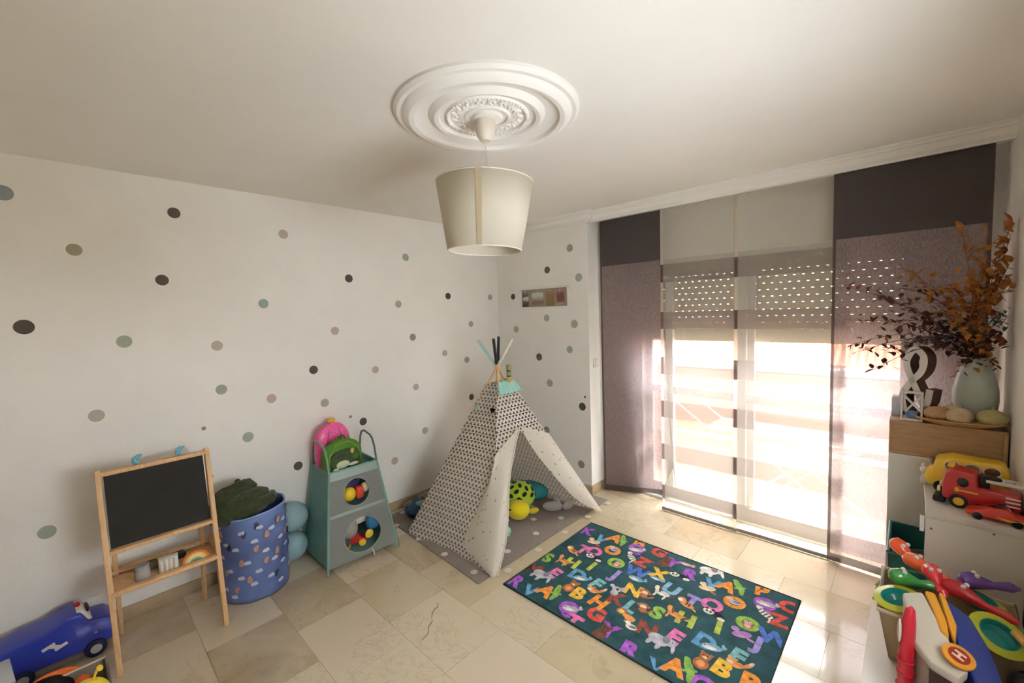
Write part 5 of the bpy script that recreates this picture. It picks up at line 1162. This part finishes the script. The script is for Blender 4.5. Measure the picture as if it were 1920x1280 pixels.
# hippo-game like snapping heads: teal bowls with lime brims and long coloured heads
TLB = M('teal_plastic', (24, 128, 122), .3, .5, coat=.3); LIM = M('lime_plastic', (176, 180, 40), .35, .5)
def bowl(c, label, tilt, rz):
    t = thing('toy_bowl', c, label, 'toy', rz, 'teal bowls with lime brims'); t.rotation_euler = (tilt[0], tilt[1], rz); t.scale = (.82, .82, .95)
    B().lathe([(0, 0), (.04, .004), (.058, .022), (.062, .045), (.056, .045), (.052, .025), (.036, .01), (0, .008)], 28).build('cup', TLB, t)
    B().lathe([(.06, .040), (.088, .036), (.09, .041), (.06, .047)], 32).build('brim', LIM, t); return t
bowl((-.005, 2.10, .495), 'teal toy bowl with lime brim at the left of the beige bin', (R(10), R(-14), 0), 0)
bowl((.225, 2.07, .505), 'teal toy bowl with lime brim nearest the right picture edge', (R(24), R(16), 0), 0)
bowl((.03, 2.29, .495), 'teal toy bowl with lime brim at the back of the beige bin', (R(-8), R(-6), 0), 0)
bowl((.20, 2.29, .49), 'teal toy bowl with lime brim behind the purple snapper', (R(-6), R(14), 0), 0)
def snapper(c, rgb, label, rz, tilt=0., L_=.16):
    t = thing('toy_snapper', c, label, 'toy', rz, 'long coloured plastic snappers'); t.rotation_euler = (0, tilt, rz)
    m_ = M('snap_%d_%d_%d' % rgb, rgb, .25, .5, coat=.4)
    B().tube([(-L_/2, 0, .02), (-L_*.42, 0, .022), (-L_*.28, 0, .026), (-L_*.12, 0, .022), (L_*.1, 0, .016), (L_*.36, 0, .018), (L_*.5, 0, .015)], [.012, .027, .031, .024, .013, .018, .006], 16).build('head', m_, t)
    for y in (-.012, .012): B().ell((-L_*.2, y, .052), (.008, .007, .008), None, 10, 6).build('eye', M('white_eye', (228, 226, 220), .2), t)
    return t
snapper((.005, 2.37, .565), (232, 90, 48), 'orange snapper sticking up highest at the back left of the bin', R(-35), R(28), .15)
snapper((.065, 2.30, .56), (226, 96, 50), 'orange-red snapper lying behind the green one', R(-30), R(6), .16)
snapper((.03, 2.19, .55), (60, 140, 66), 'green snapper lying in the left teal bowl', R(12), R(0), .15)
snapper((.09, 2.215, .565), (206, 40, 46), 'red snapper pointing up beside the white playset', R(-68), R(20), .13)
snapper((.195, 2.17, .555), (178, 24, 34), 'long red snapper lying across the right side of the bin', R(-24), R(6), .2)
snapper((.235, 2.33, .555), (96, 60, 138), 'purple snapper lying at the back right of the bin', R(18), R(-4), .17)
ys = thing('toy_stick', (.272, 2.10, .515), 'orange-yellow plastic stick leaning at the right edge of the bin', 'toy', R(-82))
B().cyl((-.1, 0, .0), (.1, 0, .05), .011, n=12).build('shaft', M('mustard_plastic', (206, 146, 44), .4), ys, bevel=.003)
B().ell((-.1, 0, 0), (.014, .014, .014), None, 12, 8).build('end_knob', M('mustard_plastic', (206, 146, 44), .4), ys)
bgb = thing('black_bag', (.285, 1.93, bz), 'black fabric pouch at the right edge beside the blue playset wall', 'bag')
B().ell((0, 0, .1), (.045, .085, .1), None, 20, 12, pw=.8, lump=lambda p_, t_: 1+.04*math.sin(5*t_)).build('pouch', M('black_nylon', (30, 28, 28), .6), bgb)
# rescue playset: red tower, white body, amber rails, round helipad with H, blue wall
ps_ = thing('toy_playset', (0, 0, 0), 'white toy rescue station with red tower, amber rails and round H helipad', 'toy playset')
WT = M('playset_white', (206, 200, 184), .4, .4); AMB = M('amber_plastic', (216, 150, 44), .35, .5); BLP = M('playset_blue', (44, 60, 132), .5)
def slab(pts, dz): # slanting plate of vertical thickness dz
    b_ = B(); n = len(pts); vs = [V(*q) for q in pts]+[V(q[0], q[1], q[2]-dz) for q in pts]
    b_.add(vs, [tuple(range(n)), tuple(range(2*n-1, n-1, -1))]+[(i, (i+1) % n, n+(i+1) % n, n+i) for i in range(n)]); return b_
slab([(-.002, 2.02, .60), (.05, 2.02, .625), (.10, 1.90, .575), (.150, 1.80, .535), (.130, 1.775, .515), (.07, 1.805, .515), (.03, 1.86, .53), (.018, 1.94, .56)], .03).build('white_deck', WT, ps_, bevel=.006)
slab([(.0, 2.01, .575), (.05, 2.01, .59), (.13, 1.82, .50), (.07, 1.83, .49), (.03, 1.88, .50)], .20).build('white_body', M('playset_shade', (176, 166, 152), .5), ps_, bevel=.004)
slab([(.066, 1.815, .485), (.135, 1.80, .49), (.135, 1.79, .49), (.066, 1.80, .485)], .19).build('doorway', M('dark_doorway', (70, 52, 50), .6), ps_)
slab([(.055, 2.02, .635), (.082, 2.02, .635), (.108, 1.925, .60), (.112, 1.88, .575), (.092, 1.895, .578), (.078, 1.955, .602)], .024).build('amber_rail', AMB, ps_, bevel=.006)
slab([(.09, 2.02, .645), (.104, 2.02, .64), (.13, 1.92, .60), (.125, 1.865, .57), (.114, 1.90, .59)], .024).build('amber_rail', AMB, ps_, bevel=.005)
slab([(.108, 2.02, .625), (.165, 2.00, .60), (.205, 1.90, .56), (.225, 1.80, .52), (.165, 1.79, .51), (.135, 1.86, .55)], .21).build('blue_wall', BLP, ps_, bevel=.008)
B().tube([(.012, 1.865, bz), (.012, 1.865, .40), (.014, 1.868, .50), (.016, 1.872, .585), (.02, 1.878, .625), (.022, 1.88, .634)], [.019, .021, .021, .019, .012, .003], 16).build('red_tower', M('tower_red', (184, 30, 48), .3, .5, coat=.3), ps_)
B().ell((-.006, 1.855, .55), (.006, .014, .042), None, 14, 8).build('tower_window', WT, ps_)
for k in range(3): B().tube([(.012+.0225*math.cos(2*PI*j/20), 1.865+.0225*math.sin(2*PI*j/20), .36+.045*k) for j in range(20)], .0025, 6, closed=True).build('tower_ring', M('tower_red', (184, 30, 48), .3), ps_)
hp = B().lathe([(0, 0), (.036, 0), (.038, .003), (.038, .010), (.036, .012), (0, .012)], 32).build('helipad', AMB, ps_); hp.location = (.128, 1.825, .547); hp.rotation_euler = (R(20), R(12), 0)
B().lathe([(0, .0122), (.025, .0122), (.025, .0135), (0, .0135)], 28).build('red_disc', M('pad_red', (150, 40, 28), .5), hp)
o = bpy.data.objects.new('letter_h', text_mesh('H', .036, .0006, .0016).copy()); COL.objects.link(o); o.parent = hp; o.location = (0, 0, .0142); o.rotation_euler = (0, 0, R(70)); o.data.materials.append(M('pad_cream', (226, 206, 180), .5))
pk = thing('pink_ball', (.125, 1.685, bz), 'pink plush ball at the bottom edge in front of the playset', 'ball')
B().ell((0, 0, .085), (.095, .085, .085), None, 24, 14).build('cover', M('pink_plush', (220, 150, 166), .9), pk)

# re-centre the root of every thing that was laid out in room coordinates: origin at its base
for o in list(scene.objects):
    if o.type == 'EMPTY' and o.parent is None and abs(o.location.x) < 1e-6 and abs(o.location.y) < 1e-6 and o.children:
        pts = [c.location+v.co for c in o.children if c.type == 'MESH' for v in c.data.vertices]
        lo = [min(p[i] for p in pts) for i in range(3)]; hi = [max(p[i] for p in pts) for i in range(3)]
        sh = V((lo[0]+hi[0])/2, (lo[1]+hi[1])/2, lo[2])
        for c in o.children: c.location = c.location-sh
        o.location = o.location+sh
